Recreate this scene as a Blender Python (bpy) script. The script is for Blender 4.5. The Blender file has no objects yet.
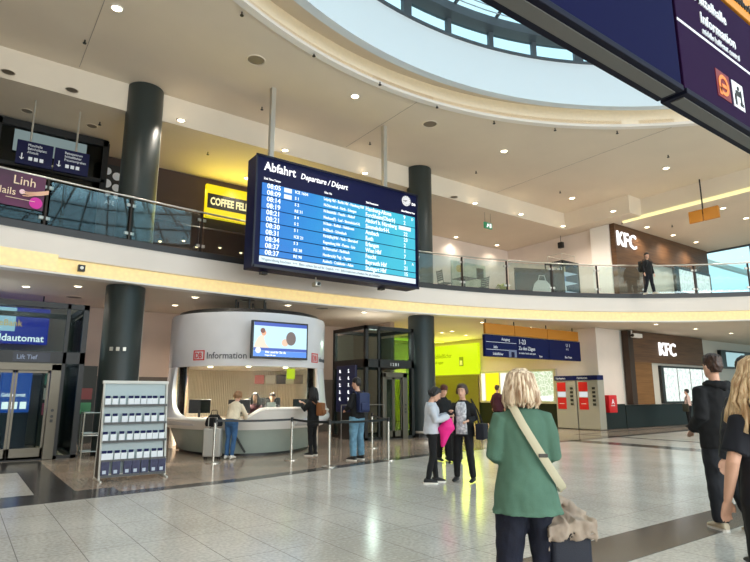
import bpy, bmesh, math, random
from mathutils import Vector, Matrix, noise
sc = bpy.context.scene
COL = sc.collection
R = math.radians
PI = math.pi
# ---------------------------------------------------------------- camera, world, exposure
F_PX, HOR, CZ, YAW = 565.0, 393.0, 1.55, R(36)
PITCH = math.atan((HOR - 281) / F_PX)
cam_d = bpy.data.cameras.new('camera')
cam_d.sensor_width = 36.0
cam_d.lens = F_PX / 750 * 36.0
cam_d.clip_start = 0.05
cam_d.clip_end = 400
cam = bpy.data.objects.new('camera', cam_d)
COL.objects.link(cam)
cam.location = (0, 0, CZ)
cam.rotation_euler = (R(90) + PITCH, 0, -YAW)
sc.camera = cam
sc.view_settings.view_transform = 'Standard'
sc.view_settings.look = 'None'
sc.view_settings.gamma = 1
sc.view_settings.exposure = 0.38
sc.view_settings.use_curve_mapping = False

world = bpy.data.worlds.new('sky')
sc.world = world
world.use_nodes = True
wn = world.node_tree.nodes
wl = world.node_tree.links
bg = wn['Background']
tc = wn.new('ShaderNodeTexCoord')
nz = wn.new('ShaderNodeTexNoise')
nz.inputs['Scale'].default_value = 2.2
nz.inputs['Detail'].default_value = 5
cr = wn.new('ShaderNodeValToRGB')
cr.color_ramp.elements[0].position = 0.38
cr.color_ramp.elements[0].color = (0.70, 0.84, 0.90, 1)
cr.color_ramp.elements[1].position = 0.62
cr.color_ramp.elements[1].color = (0.88, 0.96, 1.0, 1)
wl.new(tc.outputs['Generated'], nz.inputs['Vector'])
wl.new(nz.outputs['Fac'], cr.inputs['Fac'])
wl.new(cr.outputs['Color'], bg.inputs['Color'])
bg.inputs['Strength'].default_value = 1.35


def area_light(name, loc, rot, sx, sy, power, col):
    d = bpy.data.lights.new(name, 'AREA')
    d.shape = 'RECTANGLE'
    d.size, d.size_y, d.energy, d.color = sx, sy, power, col
    o = bpy.data.objects.new(name, d)
    COL.objects.link(o)
    o.location, o.rotation_euler = loc, rot
    return o


# added fill lamp in place of daylight from the unseen entrance behind the camera
area_light('entrance_fill', (8, -13.5, 5.2), (R(90), 0, 0), 26, 9, 2900, (0.97, 0.98, 1.0))


# ---------------------------------------------------------------- helpers
def lin(c):
    c = c / 255.0
    return c / 12.92 if c <= 0.04045 else ((c + 0.055) / 1.055) ** 2.4


def rgb(t):
    return (lin(t[0]), lin(t[1]), lin(t[2]), 1)


MATS = {}


def mat(name, col, rough=0.6, metal=0.0, emit=0.0, ecol=None, var=0.0, vscale=4.0, bump=0.0, bscale=60.0, vec=None, alpha=1.0, spec=0.5, col2=None):
    if name in MATS:
        return MATS[name]
    m = bpy.data.materials.new(name)
    m.use_nodes = True
    nt = m.node_tree
    b = nt.nodes['Principled BSDF']
    b.inputs['Base Color'].default_value = rgb(col)
    b.inputs['Roughness'].default_value = rough
    b.inputs['Metallic'].default_value = metal
    b.inputs['Specular IOR Level'].default_value = spec
    b.inputs['Alpha'].default_value = alpha
    if emit:
        b.inputs['Emission Color'].default_value = rgb(ecol or col)
        b.inputs['Emission Strength'].default_value = emit
    t = nt.nodes.new('ShaderNodeTexCoord')
    src = t.outputs['Object']
    if vec:
        mp = nt.nodes.new('ShaderNodeMapping')
        mp.inputs['Scale'].default_value = vec
        nt.links.new(src, mp.inputs['Vector'])
        src = mp.outputs['Vector']
    if var or col2:
        n = nt.nodes.new('ShaderNodeTexNoise')
        n.inputs['Scale'].default_value = vscale
        n.inputs['Detail'].default_value = 4
        nt.links.new(src, n.inputs['Vector'])
        r = nt.nodes.new('ShaderNodeValToRGB')
        r.color_ramp.elements[0].position = 0.35
        r.color_ramp.elements[1].position = 0.65
        c = rgb(col)
        if col2:
            r.color_ramp.elements[0].color = c
            r.color_ramp.elements[1].color = rgb(col2)
        else:
            r.color_ramp.elements[0].color = (c[0] * (1 - var), c[1] * (1 - var), c[2] * (1 - var), 1)
            r.color_ramp.elements[1].color = (min(1, c[0] * (1 + var)), min(1, c[1] * (1 + var)), min(1, c[2] * (1 + var)), 1)
        nt.links.new(n.outputs['Fac'], r.inputs['Fac'])
        nt.links.new(r.outputs['Color'], b.inputs['Base Color'])
    if bump:
        n2 = nt.nodes.new('ShaderNodeTexNoise')
        n2.inputs['Scale'].default_value = bscale
        n2.inputs['Detail'].default_value = 3
        nt.links.new(src, n2.inputs['Vector'])
        bp = nt.nodes.new('ShaderNodeBump')
        bp.inputs['Strength'].default_value = bump
        bp.inputs['Distance'].default_value = 0.01
        nt.links.new(n2.outputs['Fac'], bp.inputs['Height'])
        nt.links.new(bp.outputs['Normal'], b.inputs['Normal'])
    MATS[name] = m
    return m


def glass(name, tint, refl=0.12, rough=0.02):
    """thin pane: tinted transparency plus a fresnel-weighted reflection"""
    if name in MATS:
        return MATS[name]
    m = bpy.data.materials.new(name)
    m.use_nodes = True
    nt = m.node_tree
    nt.nodes.clear()
    out = nt.nodes.new('ShaderNodeOutputMaterial')
    tr = nt.nodes.new('ShaderNodeBsdfTransparent')
    tr.inputs['Color'].default_value = rgb(tint)
    gl = nt.nodes.new('ShaderNodeBsdfGlossy')
    gl.inputs['Roughness'].default_value = rough
    gl.inputs['Color'].default_value = (0.9, 0.97, 1, 1)
    fr = nt.nodes.new('ShaderNodeLayerWeight')
    fr.inputs['Blend'].default_value = refl
    mx = nt.nodes.new('ShaderNodeMixShader')
    nt.links.new(fr.outputs['Fresnel'], mx.inputs['Fac'])
    nt.links.new(tr.outputs[0], mx.inputs[1])
    nt.links.new(gl.outputs[0], mx.inputs[2])
    nt.links.new(mx.outputs[0], out.inputs['Surface'])
    MATS[name] = m
    return m


class MB:
    def __init__(s):
        s.bm = bmesh.new()

    def box(s, x0, x1, y0, y1, z0, z1, M=None):
        P = [(x0, y0, z0), (x1, y0, z0), (x1, y1, z0), (x0, y1, z0), (x0, y0, z1), (x1, y0, z1), (x1, y1, z1), (x0, y1, z1)]
        v = [s.bm.verts.new(M @ Vector(p) if M else p) for p in P]
        for f in ((3, 2, 1, 0), (4, 5, 6, 7), (0, 1, 5, 4), (1, 2, 6, 5), (2, 3, 7, 6), (3, 0, 4, 7)):
            s.bm.faces.new([v[i] for i in f])
        return s

    def rbox(s, x0, x1, y0, y1, z0, z1, r=0.01, M=None, seg=2):
        """bevelled box"""
        b = bmesh.new()
        bmesh.ops.create_cube(b, size=1)
        for v in b.verts:
            v.co = Vector(((x0 + x1) / 2 + v.co.x * (x1 - x0), (y0 + y1) / 2 + v.co.y * (y1 - y0), (z0 + z1) / 2 + v.co.z * (z1 - z0)))
        bmesh.ops.bevel(b, geom=b.edges[:], offset=r, segments=seg, affect='EDGES', profile=0.6)
        s.add(b, M)
        return s

    def add(s, b, M=None):
        mp = {}
        for v in b.verts:
            mp[v] = s.bm.verts.new(M @ v.co if M else v.co)
        for f in b.faces:
            try:
                s.bm.faces.new([mp[v] for v in f.verts])
            except ValueError:
                pass
        b.free()

    def loft(s, rings, closed=True, cap=True):
        """rings: lists of points, same count"""
        rv = [[s.bm.verts.new(p) for p in r] for r in rings]
        n = len(rv[0])
        for a, b in zip(rv, rv[1:]):
            for i in range(n if closed else n - 1):
                j = (i + 1) % n
                s.bm.faces.new((a[i], a[j], b[j], b[i]))
        if cap and closed:
            s.bm.faces.new(rv[0][::-1])
            s.bm.faces.new(rv[-1])
        return s

    def cyl(s, x, y, z0, z1, r, r2=None, n=24, M=None):
        r2 = r if r2 is None else r2
        rings = []
        for z, q in ((z0, r), (z1, r2)):
            rr = [Vector((x + q * math.cos(2 * PI * i / n), y + q * math.sin(2 * PI * i / n), z)) for i in range(n)]
            rings.append([M @ p if M else p for p in rr])
        return s.loft(rings)

    def lathe(s, x, y, prof, n=32, M=None, a0=0, a1=2 * PI, ring=False):
        full = abs(a1 - a0 - 2 * PI) < 1e-6
        rings = []
        for q, z in prof:
            k = n if full else n + 1
            rr = [Vector((x + q * math.cos(a0 + (a1 - a0) * i / n), y + q * math.sin(a0 + (a1 - a0) * i / n), z)) for i in range(k)]
            rings.append([M @ p if M else p for p in rr])
        if ring:
            b = bmesh.new()
            rv = [[b.verts.new(p) for p in r] for r in rings]
            k = len(rv[0])
            for u, v in zip(rv, rv[1:] + rv[:1]):
                for i in range(k if full else k - 1):
                    j = (i + 1) % k
                    b.faces.new((u[i], u[j], v[j], v[i]))
            s.add(b)
            return s
        return s.loft(rings, closed=full, cap=full)

    def tube(s, pts, r, n=8, ry=None, ref=None):
        """tube through points; r is a number or list; ry second radius list; ref = direction of the first radius"""
        pts = [Vector(p) for p in pts]
        k = len(pts)
        r = r if isinstance(r, (list, tuple)) else [r] * k
        ry = r if ry is None else (ry if isinstance(ry, (list, tuple)) else [ry] * k)
        rings = []
        prev = None
        for i, p in enumerate(pts):
            t = (pts[min(i + 1, k - 1)] - pts[max(i - 1, 0)])
            if t.length < 1e-9:
                t = Vector((0, 0, 1))
            t.normalize()
            a = Vector(ref) if ref else (prev if prev else (Vector((1, 0, 0)) if abs(t.x) < 0.9 else Vector((0, 1, 0))))
            a = (a - t * a.dot(t))
            if a.length < 1e-6:
                a = t.orthogonal()
            a.normalize()
            b = t.cross(a)
            prev = a
            rings.append([p + a * (r[i] * math.cos(2 * PI * j / n)) + b * (ry[i] * math.sin(2 * PI * j / n)) for j in range(n)])
        return s.loft(rings)

    def ball(s, c, rx, ry=None, rz=None, M=None, n=16):
        ry = ry or rx
        rz = rz or rx
        b = bmesh.new()
        bmesh.ops.create_uvsphere(b, u_segments=n, v_segments=max(6, n // 2), radius=1)
        for v in b.verts:
            v.co = Vector((c[0] + v.co.x * rx, c[1] + v.co.y * ry, c[2] + v.co.z * rz))
        s.add(b, M)
        return s

    def prism(s, poly, z0, z1, M=None):
        """horizontal polygon extruded z0..z1"""
        return s.loft([[(M @ Vector((x, y, z0)) if M else Vector((x, y, z0))) for x, y in poly], [(M @ Vector((x, y, z1)) if M else Vector((x, y, z1))) for x, y in poly]])

    def text(s, txt, size, M, sx=1.0, ext=0.004, align='LEFT', bold=0.0, shear=0.0):
        c = bpy.data.curves.new('t', 'FONT')
        c.body = txt
        c.size = size
        c.extrude = ext
        c.offset = bold * 0.45
        c.shear = shear
        c.align_x = align
        c.resolution_u = 2
        o = bpy.data.objects.new('t', c)
        COL.objects.link(o)
        dg = bpy.context.evaluated_depsgraph_get()
        me = bpy.data.meshes.new_from_object(o.evaluated_get(dg))
        b = bmesh.new()
        b.from_mesh(me)
        for v in b.verts:
            v.co.x *= sx
        s.add(b, M)
        bpy.data.objects.remove(o)
        bpy.data.curves.remove(c)
        bpy.data.meshes.remove(me)
        return s

    def build(s, name, m, parent=None, local=False, smooth=False, ang=40, disp=None):
        if disp:
            amp, sca, seed = disp
            s.bm.normal_update()
            for v in s.bm.verts:
                q = Vector((v.co.x * sca, v.co.y * sca, v.co.z * sca * 0.55)) + Vector((seed, seed * 2, 0))
                v.co += v.normal * (noise.noise(q) * amp)
        bmesh.ops.recalc_face_normals(s.bm, faces=s.bm.faces[:]) if not s.bm.faces or len(s.bm.faces) < 60000 else None
        me = bpy.data.meshes.new(name)
        o = bpy.data.objects.new(name, me)
        COL.objects.link(o)
        if local:
            off = Vector((0, 0, 0))
        elif parent:
            off = Vector(parent['_w']) if '_w' in parent else parent.location.copy()
            q = parent
            if '_w' not in parent:
                while q.parent:
                    q = q.parent
                    off += q.location
        else:
            xs = [v.co.x for v in s.bm.verts]
            ys = [v.co.y for v in s.bm.verts]
            zs = [v.co.z for v in s.bm.verts]
            off = Vector(((min(xs) + max(xs)) / 2, (min(ys) + max(ys)) / 2, min(zs)))
            o.location = off
        for v in s.bm.verts:
            v.co -= off
        if smooth:
            for f in s.bm.faces:
                f.smooth = True
            ca = math.radians(ang)
            for e in s.bm.edges:
                if len(e.link_faces) == 2 and e.calc_face_angle(0) > ca:
                    e.smooth = False
        s.bm.to_mesh(me)
        s.bm.free()
        me.materials.append(m)
        if parent:
            o.parent = parent
        return o


def tag(o, label, cat, group=None, kind=None):
    if label:
        o['label'] = label
    if cat:
        o['category'] = cat
    if group:
        o['group'] = group
    if kind:
        o['kind'] = kind
    return o


def struct(o):
    o['kind'] = 'structure'
    return o


def thing(name, loc, label, cat, group=None, rz=0.0):
    o = bpy.data.objects.new(name, None)
    o.empty_display_size = 0.2
    COL.objects.link(o)
    o.location = loc
    o.rotation_euler = (0, 0, rz)
    return tag(o, label, cat, group)


def kids(o):
    return [c for c in COL.objects if c.parent == o]


def dup(root, loc, rz=None, label=None, group=None, with_lights=True):
    r = root.copy()
    COL.objects.link(r)
    r.location = loc
    if rz is not None:
        r.rotation_euler = (0, 0, rz)
    if label:
        r['label'] = label
    if group:
        r['group'] = group
    for c in kids(root):
        d = c.copy()
        COL.objects.link(d)
        d.parent = r
        for g in kids(c):
            e = g.copy()
            COL.objects.link(e)
            e.parent = d
    return r


def front(x, y, z):
    """text matrix on a plane facing -Y, reading towards +X"""
    return Matrix.Translation((x, y, z)) @ Matrix.Rotation(R(90), 4, 'X')


def side(x, y, z):
    """text matrix on a plane facing -X, reading towards -Y"""
    return Matrix.Translation((x, y, z)) @ Matrix.Rotation(R(-90), 4, 'Z') @ Matrix.Rotation(R(90), 4, 'X')


def px_floor(x, y, z=0.0):
    """used only to read a standing point off a measured sight line"""
    dx = (x - 375) / F_PX
    dy = (281 - y) / F_PX
    fw = math.cos(PITCH) - dy * math.sin(PITCH)
    zz = math.sin(PITCH) + dy * math.cos(PITCH)
    X = dx * math.cos(YAW) + fw * math.sin(YAW)
    Y = -dx * math.sin(YAW) + fw * math.cos(YAW)
    t = (z - CZ) / zz
    return (X * t, Y * t)


# ---------------------------------------------------------------- materials
M_CEIL = mat('ceiling_paint', (222, 209, 190), 0.75, var=0.02, vscale=0.6)
M_WALL = mat('wall_plaster', (226, 212, 200), 0.7, var=0.03, vscale=1.0)
M_WHITE = mat('white_paint', (236, 230, 222), 0.5)
M_DRUM = mat('drum_white_paint', (216, 224, 228), 0.6)
M_FASCIA = mat('fascia_paint', (232, 222, 212), 0.5, var=0.02, vscale=0.8)
M_COLUMN = mat('green_grey_column_paint', (42, 50, 49), 0.42, var=0.06, vscale=2)
M_BLACK = mat('black_metal', (20, 21, 22), 0.4)
M_DARK = mat('dark_frame', (34, 33, 32), 0.4)
M_STEEL = mat('brushed_steel', (190, 188, 180), 0.3, 1.0, var=0.05, vscale=20)
M_ALU = mat('aluminium', (196, 192, 182), 0.38, 0.7)
M_NAVY = mat('sign_navy', (8, 12, 58), 0.5, spec=0.2)
M_NAVY2 = mat('sign_blue', (12, 22, 76), 0.5, spec=0.2)
M_GLASS = glass('clear_glass', (208, 222, 220), 0.08)
M_BGLASS = glass('balcony_glass', (238, 248, 248), 0.40)
M_DGLASS = glass('dark_glass', (120, 132, 122), 0.3)
M_WOOD = None


def emit(name, col, s=1.0):
    if name in MATS:
        return MATS[name]
    m = bpy.data.materials.new(name)
    m.use_nodes = True
    nt = m.node_tree
    b = nt.nodes['Principled BSDF']
    b.inputs['Base Color'].default_value = (0.02, 0.02, 0.02, 1)
    b.inputs['Roughness'].default_value = 0.3
    b.inputs['Emission Color'].default_value = rgb(col)
    b.inputs['Emission Strength'].default_value = s
    MATS[name] = m
    return m


M_LETTER = mat('white_lettering', (235, 238, 242), 0.5)
M_LETTER_LIT = emit('lit_white_lettering', (255, 255, 255), 1.3)


def floor_mat(name, c1, c2, joint, sx, sy, rough, ox=0.0, oy=0.0):
    m = bpy.data.materials.new(name)
    m.use_nodes = True
    nt = m.node_tree
    b = nt.nodes['Principled BSDF']
    g = nt.nodes.new('ShaderNodeNewGeometry')
    sep = nt.nodes.new('ShaderNodeSeparateXYZ')
    nt.links.new(g.outputs['Position'], sep.inputs[0])

    def line(sock, period, off, w):
        a = nt.nodes.new('ShaderNodeMath'); a.operation = 'ADD'; a.inputs[1].default_value = off + 1000 * period
        nt.links.new(sock, a.inputs[0])
        q = nt.nodes.new('ShaderNodeMath'); q.operation = 'MODULO'; q.inputs[1].default_value = period
        nt.links.new(a.outputs[0], q.inputs[0])
        c = nt.nodes.new('ShaderNodeMath'); c.operation = 'LESS_THAN'; c.inputs[1].default_value = w
        nt.links.new(q.outputs[0], c.inputs[0])
        return c.outputs[0]
    lx = line(sep.outputs['X'], sx, ox, 0.009)
    ly = line(sep.outputs['Y'], sy, oy, 0.008)
    mx = nt.nodes.new('ShaderNodeMath'); mx.operation = 'MAXIMUM'
    nt.links.new(lx, mx.inputs[0]); nt.links.new(ly, mx.inputs[1])
    n1 = nt.nodes.new('ShaderNodeTexNoise'); n1.inputs['Scale'].default_value = 26; n1.inputs['Detail'].default_value = 5
    n2 = nt.nodes.new('ShaderNodeTexNoise'); n2.inputs['Scale'].default_value = 0.7
    nt.links.new(g.outputs['Position'], n1.inputs['Vector']); nt.links.new(g.outputs['Position'], n2.inputs['Vector'])
    ad = nt.nodes.new('ShaderNodeMath'); ad.operation = 'MULTIPLY_ADD'; ad.inputs[1].default_value = 0.4
    nt.links.new(n2.outputs['Fac'], ad.inputs[0])
    m3 = nt.nodes.new('ShaderNodeMath'); m3.operation = 'MULTIPLY'; m3.inputs[1].default_value = 0.6
    nt.links.new(n1.outputs['Fac'], m3.inputs[0]); nt.links.new(m3.outputs[0], ad.inputs[2])
    r = nt.nodes.new('ShaderNodeValToRGB')
    r.color_ramp.elements[0].position = 0.4; r.color_ramp.elements[0].color = rgb(c1)
    r.color_ramp.elements[1].position = 0.6; r.color_ramp.elements[1].color = rgb(c2)
    nt.links.new(ad.outputs[0], r.inputs['Fac'])
    mc = nt.nodes.new('ShaderNodeMixRGB'); mc.inputs[2].default_value = rgb(joint)
    nt.links.new(mx.outputs[0], mc.inputs[0]); nt.links.new(r.outputs['Color'], mc.inputs[1])
    nt.links.new(mc.outputs[0], b.inputs['Base Color'])
    b.inputs['Roughness'].default_value = rough
    MATS[name] = m
    return m


M_FLOOR = floor_mat('light_granite_tiles', (190, 184, 174), (220, 213, 204), (150, 143, 136), 0.54, 1.1, 0.17, ox=-0.10)
M_FLOOR2 = floor_mat('tan_granite_tiles', (158, 138, 122), (190, 170, 152), (120, 104, 92), 0.54, 1.1, 0.12)
M_BAND = floor_mat('dark_granite_band', (68, 64, 62), (92, 87, 84), (54, 50, 48), 0.54, 1.1, 0.16)
M_UFLOOR = mat('upper_floor_stone', (180, 165, 150), 0.3, var=0.05)


def strip_mat(name, col, s, base=(186, 174, 142)):
    """backlit perforated cover: a fine grid of warm light"""
    m = bpy.data.materials.new(name)
    m.use_nodes = True
    nt = m.node_tree
    b = nt.nodes['Principled BSDF']
    g = nt.nodes.new('ShaderNodeTexCoord')
    v = nt.nodes.new('ShaderNodeTexVoronoi')
    v.inputs['Scale'].default_value = 9
    nt.links.new(g.outputs['Object'], v.inputs['Vector'])
    r = nt.nodes.new('ShaderNodeValToRGB')
    r.color_ramp.elements[0].color = (s, s, s, 1)
    r.color_ramp.elements[1].color = (s * 0.75, s * 0.75, s * 0.75, 1)
    nt.links.new(v.outputs['Distance'], r.inputs['Fac'])
    nt.links.new(r.outputs['Color'], b.inputs['Emission Strength'])
    b.inputs['Emission Color'].default_value = rgb(col)
    b.inputs['Base Color'].default_value = rgb(base)
    MATS[name] = m
    return m


M_STRIP = strip_mat('warm_cove_light', (255, 222, 144), 0.58)


NUM = ('first', 'second', 'third', 'fourth', 'fifth', 'sixth', 'seventh', 'eighth', 'ninth', 'tenth', 'eleventh', 'twelfth', 'thirteenth', 'fourteenth', 'fifteenth', 'sixteenth', 'seventeenth', 'eighteenth')

# ================================================================ THE HALL
ARC_C = (8.05, -9.84)


def arc_r(a):
    a = min(1.95, max(0.80, a))
    return ((7.04182664 * a - 28.49937092) * a + 37.07546843) * a + 10.5238375


def arc_pt(a, dr=0.0):
    r = arc_r(a) + dr
    return (ARC_C[0] + r * math.cos(a), ARC_C[1] + r * math.sin(a))


A0, A1, AN = 0.30, 2.20, 110
ANG = [A0 + (A1 - A0) * i / AN for i in range(AN + 1)]


def arc_band(dr0, dr1, z0, z1, angs=ANG):
    """solid band following the mezzanine edge"""
    m = MB()
    rings = []
    for a in angs:
        p, q = arc_pt(a, dr0), arc_pt(a, dr1)
        rings.append([Vector((p[0], p[1], z0)), Vector((q[0], q[1], z0)), Vector((q[0], q[1], z1)), Vector((p[0], p[1], z1))])
    m.loft(rings)
    return m


# floor: light granite in the hall, tan granite beyond the dark band
BANDPTS = [(-8, 9.15), (0.66, 9.62), (4.3, 9.98), (9.6, 11.15), (12.0, 11.5), (17.4, 11.75), (44, 12.6)]
struct(MB().prism([(-8, -16), (44, -16), (44, 12.6), (17.4, 11.75), (12.0, 11.5), (9.6, 11.15), (4.3, 9.98), (0.66, 9.62), (-8, 9.15)], -0.12, 0.0).build('floor', M_FLOOR))
struct(MB().prism([(-8, 9.15), (0.66, 9.62), (4.3, 9.98), (9.6, 11.15), (12.0, 11.5), (17.4, 11.75), (44, 12.6), (44, 30), (-8, 30)], -0.12, 0.0).build('floor', M_FLOOR2))
m = MB()
up = [(p[0], p[1] + (0.95 if p[0] < 2 else 0.3)) for p in BANDPTS]
up = [(-8, 10.1), (2.3, 10.62), (2.3, 10.1), (4.4, 10.32), (9.6, 11.5), (12, 11.82), (17.4, 12.1), (44, 13.0)]
m.prism(BANDPTS + up[::-1], 0.0, 0.004)
m.prism([(1.15, 10.4), (1.72, 10.5), (1.72, 15.7), (1.15, 15.7)], 0.0, 0.003)
m.prism([(-3, 13.65), (1.2, 13.65), (1.2, 15.6), (-3, 15.6)], 0.0, 0.0035)
struct(m.build('trim_1', M_BAND))
struct(MB().prism([(-3, 10.5), (1.15, 10.5), (1.15, 13.62), (-3, 13.62)], 0.0, 0.004).build('trim_2', M_FLOOR))
m = MB()
m.prism([(-8, 3.22), (16.4, 3.22), (16.4, 3.86), (-8, 3.86)], 0, 0.004)
m.prism([(16.4, -16), (17.15, -16), (17.15, 11.85), (16.4, 11.85)], 0, 0.004)
m.prism([(19.3, -16), (19.5, -16), (19.5, 13.6), (19.3, 13.6)], 0, 0.004)
m.prism([(19.5, 13.4), (44, 13.4), (44, 13.62), (19.5, 13.62)], 0, 0.004)
struct(m.build('trim_3', M_BAND))

# ceilings
OC = (9.216, -0.859)
ORAD = 12.9
Z_HI, Z_LO, Z_SOF, Z_F2 = 10.3, 9.45, 4.4, 5.4
m = MB()
outer = [(-8, -16), (24.4, -16), (24.4, 12.85), (23.4, 12.85), (23.4, 16.22), (-8, 16.22)]


def ray_to_poly(c, a, poly):
    best = None
    d = (math.cos(a), math.sin(a))
    for (x1, y1), (x2, y2) in zip(poly, poly[1:] + poly[:1]):
        ex, ey = x2 - x1, y2 - y1
        den = d[0] * ey - d[1] * ex
        if abs(den) < 1e-9:
            continue
        t = ((x1 - c[0]) * ey - (y1 - c[1]) * ex) / den
        u = ((x1 - c[0]) * d[1] - (y1 - c[1]) * d[0]) / den
        if t > 0 and -1e-9 <= u <= 1 + 1e-9 and (best is None or t < best):
            best = t
    return (c[0] + d[0] * best, c[1] + d[1] * best)


angs = sorted([2 * PI * i / 144 for i in range(144)] + [math.atan2(y - OC[1], x - OC[0]) % (2 * PI) for x, y in outer])
inn = [(OC[0] + ORAD * math.cos(a), OC[1] + ORAD * math.sin(a)) for a in angs]
out = [ray_to_poly(OC, a, outer) for a in angs]
rings = [[Vector((i[0], i[1], Z_HI)), Vector((o[0], o[1], Z_HI)), Vector((o[0], o[1], Z_HI + 0.25)), Vector((i[0], i[1], Z_HI + 0.25))] for i, o in zip(inn, out)]
rings.append([p.copy() for p in rings[0]])
m.loft(rings, cap=False)
bmesh.ops.remove_doubles(m.bm, verts=m.bm.verts[:], dist=1e-5)
# joints between the ceiling boards are real grooves: thin raised seams
ceil_hi = struct(m.build('ceiling', M_CEIL))
m = MB()
low = [(-8, 16.22), (23.4, 16.22), (23.4, 12.85), (24.4, 12.85), (24.4, -16), (33.9, -16), (33.9, 30), (-8, 30)]
m.prism(low, Z_LO, Z_HI + 0.25)
struct(m.build('ceiling', M_CEIL))

# oculus: rim lip, perforated cove, drum, glazing
m = MB()
m.lathe(OC[0], OC[1], [(12.98, 10.27), (12.78, 10.27), (12.78, 10.36), (12.98, 10.36)], n=144, ring=True)
struct(m.build('ceiling_ring', M_WHITE, smooth=True))
m = MB()
m.lathe(OC[0], OC[1], [(12.9, 10.30), (12.9, 10.95), (12.96, 10.95), (12.96, 10.30)], n=144, ring=True)
M_PERF = strip_mat('oculus_cove_light', (255, 226, 170), 0.22, (226, 220, 206))
struct(m.build('ceiling_cove', M_PERF, smooth=True))
m = MB()
m.lathe(OC[0], OC[1], [(12.95, 10.95), (11.9, 10.95), (11.9, 11.0), (12.95, 11.0)], n=144, ring=True)
struct(m.build('ceiling_cove', M_CEIL, smooth=True))
m = MB()
m.lathe(OC[0], OC[1], [(11.7, 10.42), (11.7, 11.86), (11.95, 11.86), (11.95, 10.42)], n=144, ring=True)
struct(m.build('ceiling_drum', M_DRUM, smooth=True))
# glazed ring with mullions, beam and shallow glass cone
M_MULL = mat('grey_steel_mullion', (70, 78, 84), 0.45)
m = MB()
NM = 48
for i in range(NM):
    a = 2 * PI * i / NM + 0.02
    c, s_ = math.cos(a), math.sin(a)
    w = 0.07 if i % 4 else 0.14
    M_ = Matrix.Translation((OC[0] + 11.72 * c, OC[1] + 11.72 * s_, 0)) @ Matrix.Rotation(a, 4, 'Z')
    m.box(-0.06, 0.08, -w, w, 11.86, 12.46, M_)
m.lathe(OC[0], OC[1], [(11.62, 11.84), (11.62, 11.9), (11.9, 11.9), (11.9, 11.84)], n=144, ring=True)
m.lathe(OC[0], OC[1], [(11.35, 12.42), (11.35, 12.7), (11.85, 12.7), (11.85, 12.42)], n=144, ring=True)
fr = struct(m.build('window_frame', M_MULL))
m = MB()
for i in range(NM):
    a = 2 * PI * i / NM + 0.02
    c, s_ = math.cos(a), math.sin(a)
    m.tube([(OC[0] + 11.5 * c, OC[1] + 11.5 * s_, 12.68), (OC[0] + 5.0 * c, OC[1] + 5.0 * s_, 14.43)], 0.06, n=6)
for rr, zz in ((9.6, 13.19), (7.6, 13.73), (5.2, 14.37)):
    m.lathe(OC[0], OC[1], [(rr - 0.04, zz), (rr - 0.04, zz + 0.09), (rr + 0.04, zz + 0.09), (rr + 0.04, zz)], n=96, ring=True)
struct(m.build('window_frame', M_MULL))
# fine white sun-shade louvres under the glass cone
m = MB()
for k in range(26):
    rr = 11.2 - k * 0.16
    zz = 12.71 + (11.5 - rr) * 0.269 - 0.08
    m.lathe(OC[0], OC[1], [(rr - 0.02, zz), (rr - 0.02, zz + 0.012), (rr + 0.02, zz + 0.012), (rr + 0.02, zz)], n=96, ring=True)
struct(m.build('window_louvre', mat('louvre_white', (170, 186, 196), 0.5)))
m = MB()
m.lathe(OC[0], OC[1], [(11.74, 11.88), (11.74, 12.44), (11.76, 12.44), (11.76, 11.88)], n=96, ring=True)
struct(m.build('window_1', glass('roof_glass', (222, 240, 246), 0.1), smooth=True))
m = MB()
m.lathe(OC[0], OC[1], [(11.6, 12.73), (5.0, 14.51), (0.2, 14.63), (0.2, 14.65), (5.0, 14.53), (11.6, 12.75)], n=96, ring=True)
struct(m.build('window_2', MATS['roof_glass'], smooth=True))

# mezzanine slab
m = MB()
rings = []
for a in ANG:
    p = arc_pt(a, 0.22)
    q = (ARC_C[0] + 60 * math.cos(a), ARC_C[1] + 60 * math.sin(a))
    q = ray_to_poly(ARC_C, a, [(-8, -30), (46, -30), (46, 30), (-8, 30)])
    rings.append([Vector((p[0], p[1], Z_SOF)), Vector((q[0], q[1], Z_SOF)), Vector((q[0], q[1], 5.35)), Vector((p[0], p[1], 5.35))])
m.loft(rings)
struct(m.build('ceiling_lower', M_CEIL))
m = MB()
rings = []
for a in ANG:
    p = arc_pt(a, 0.06)
    q = ray_to_poly(ARC_C, a, [(-8, -30), (46, -30), (46, 30), (-8, 30)])
    rings.append([Vector((p[0], p[1], 5.352)), Vector((q[0], q[1], 5.352)), Vector((q[0], q[1], 5.4)), Vector((p[0], p[1], 5.4))])
m.loft(rings)
struct(m.build('floor_upper', M_UFLOOR))
struct(arc_band(-0.02, 0.3, 4.80, 5.36).build('trim_4', M_FASCIA, smooth=True))      # white fascia
struct(arc_band(-0.03, 0.34, 4.385, 4.43).build('trim_5', M_WHITE, smooth=True))    # lip below the light
struct(arc_band(0.14, 0.2, 4.43, 4.80).build('trim_6', M_STRIP, smooth=True))      # backlit strip
# taller stretch of the light strip beside the left column
aL = [a for a in ANG if a > math.atan2(15.3 + 9.84, 1.85 - 8.05)]
struct(arc_band(-0.025, 0.13, 4.44, 4.86, aL).build('trim_7', M_STRIP, smooth=True))
struct(arc_band(-0.05, 0.12, 5.36, 5.54).build('trim_8', mat('dark_kerb', (48, 48, 50), 0.4), smooth=True))

# walls that enclose the hall
def wall(name, x0, x1, y0, y1, z0, z1, m=None):
    return struct(MB().box(x0, x1, y0, y1, z0, z1).build(name, m or M_WALL))


wall('wall_left', -8.2, -8, -16, 30, 0, 10.5)
wall('wall_back', -8, 33.6, 30, 30.2, 0, 10.5)
wall('wall_side', 33.6, 33.8, 14.75, 30, 5.41, 9.44)
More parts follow.
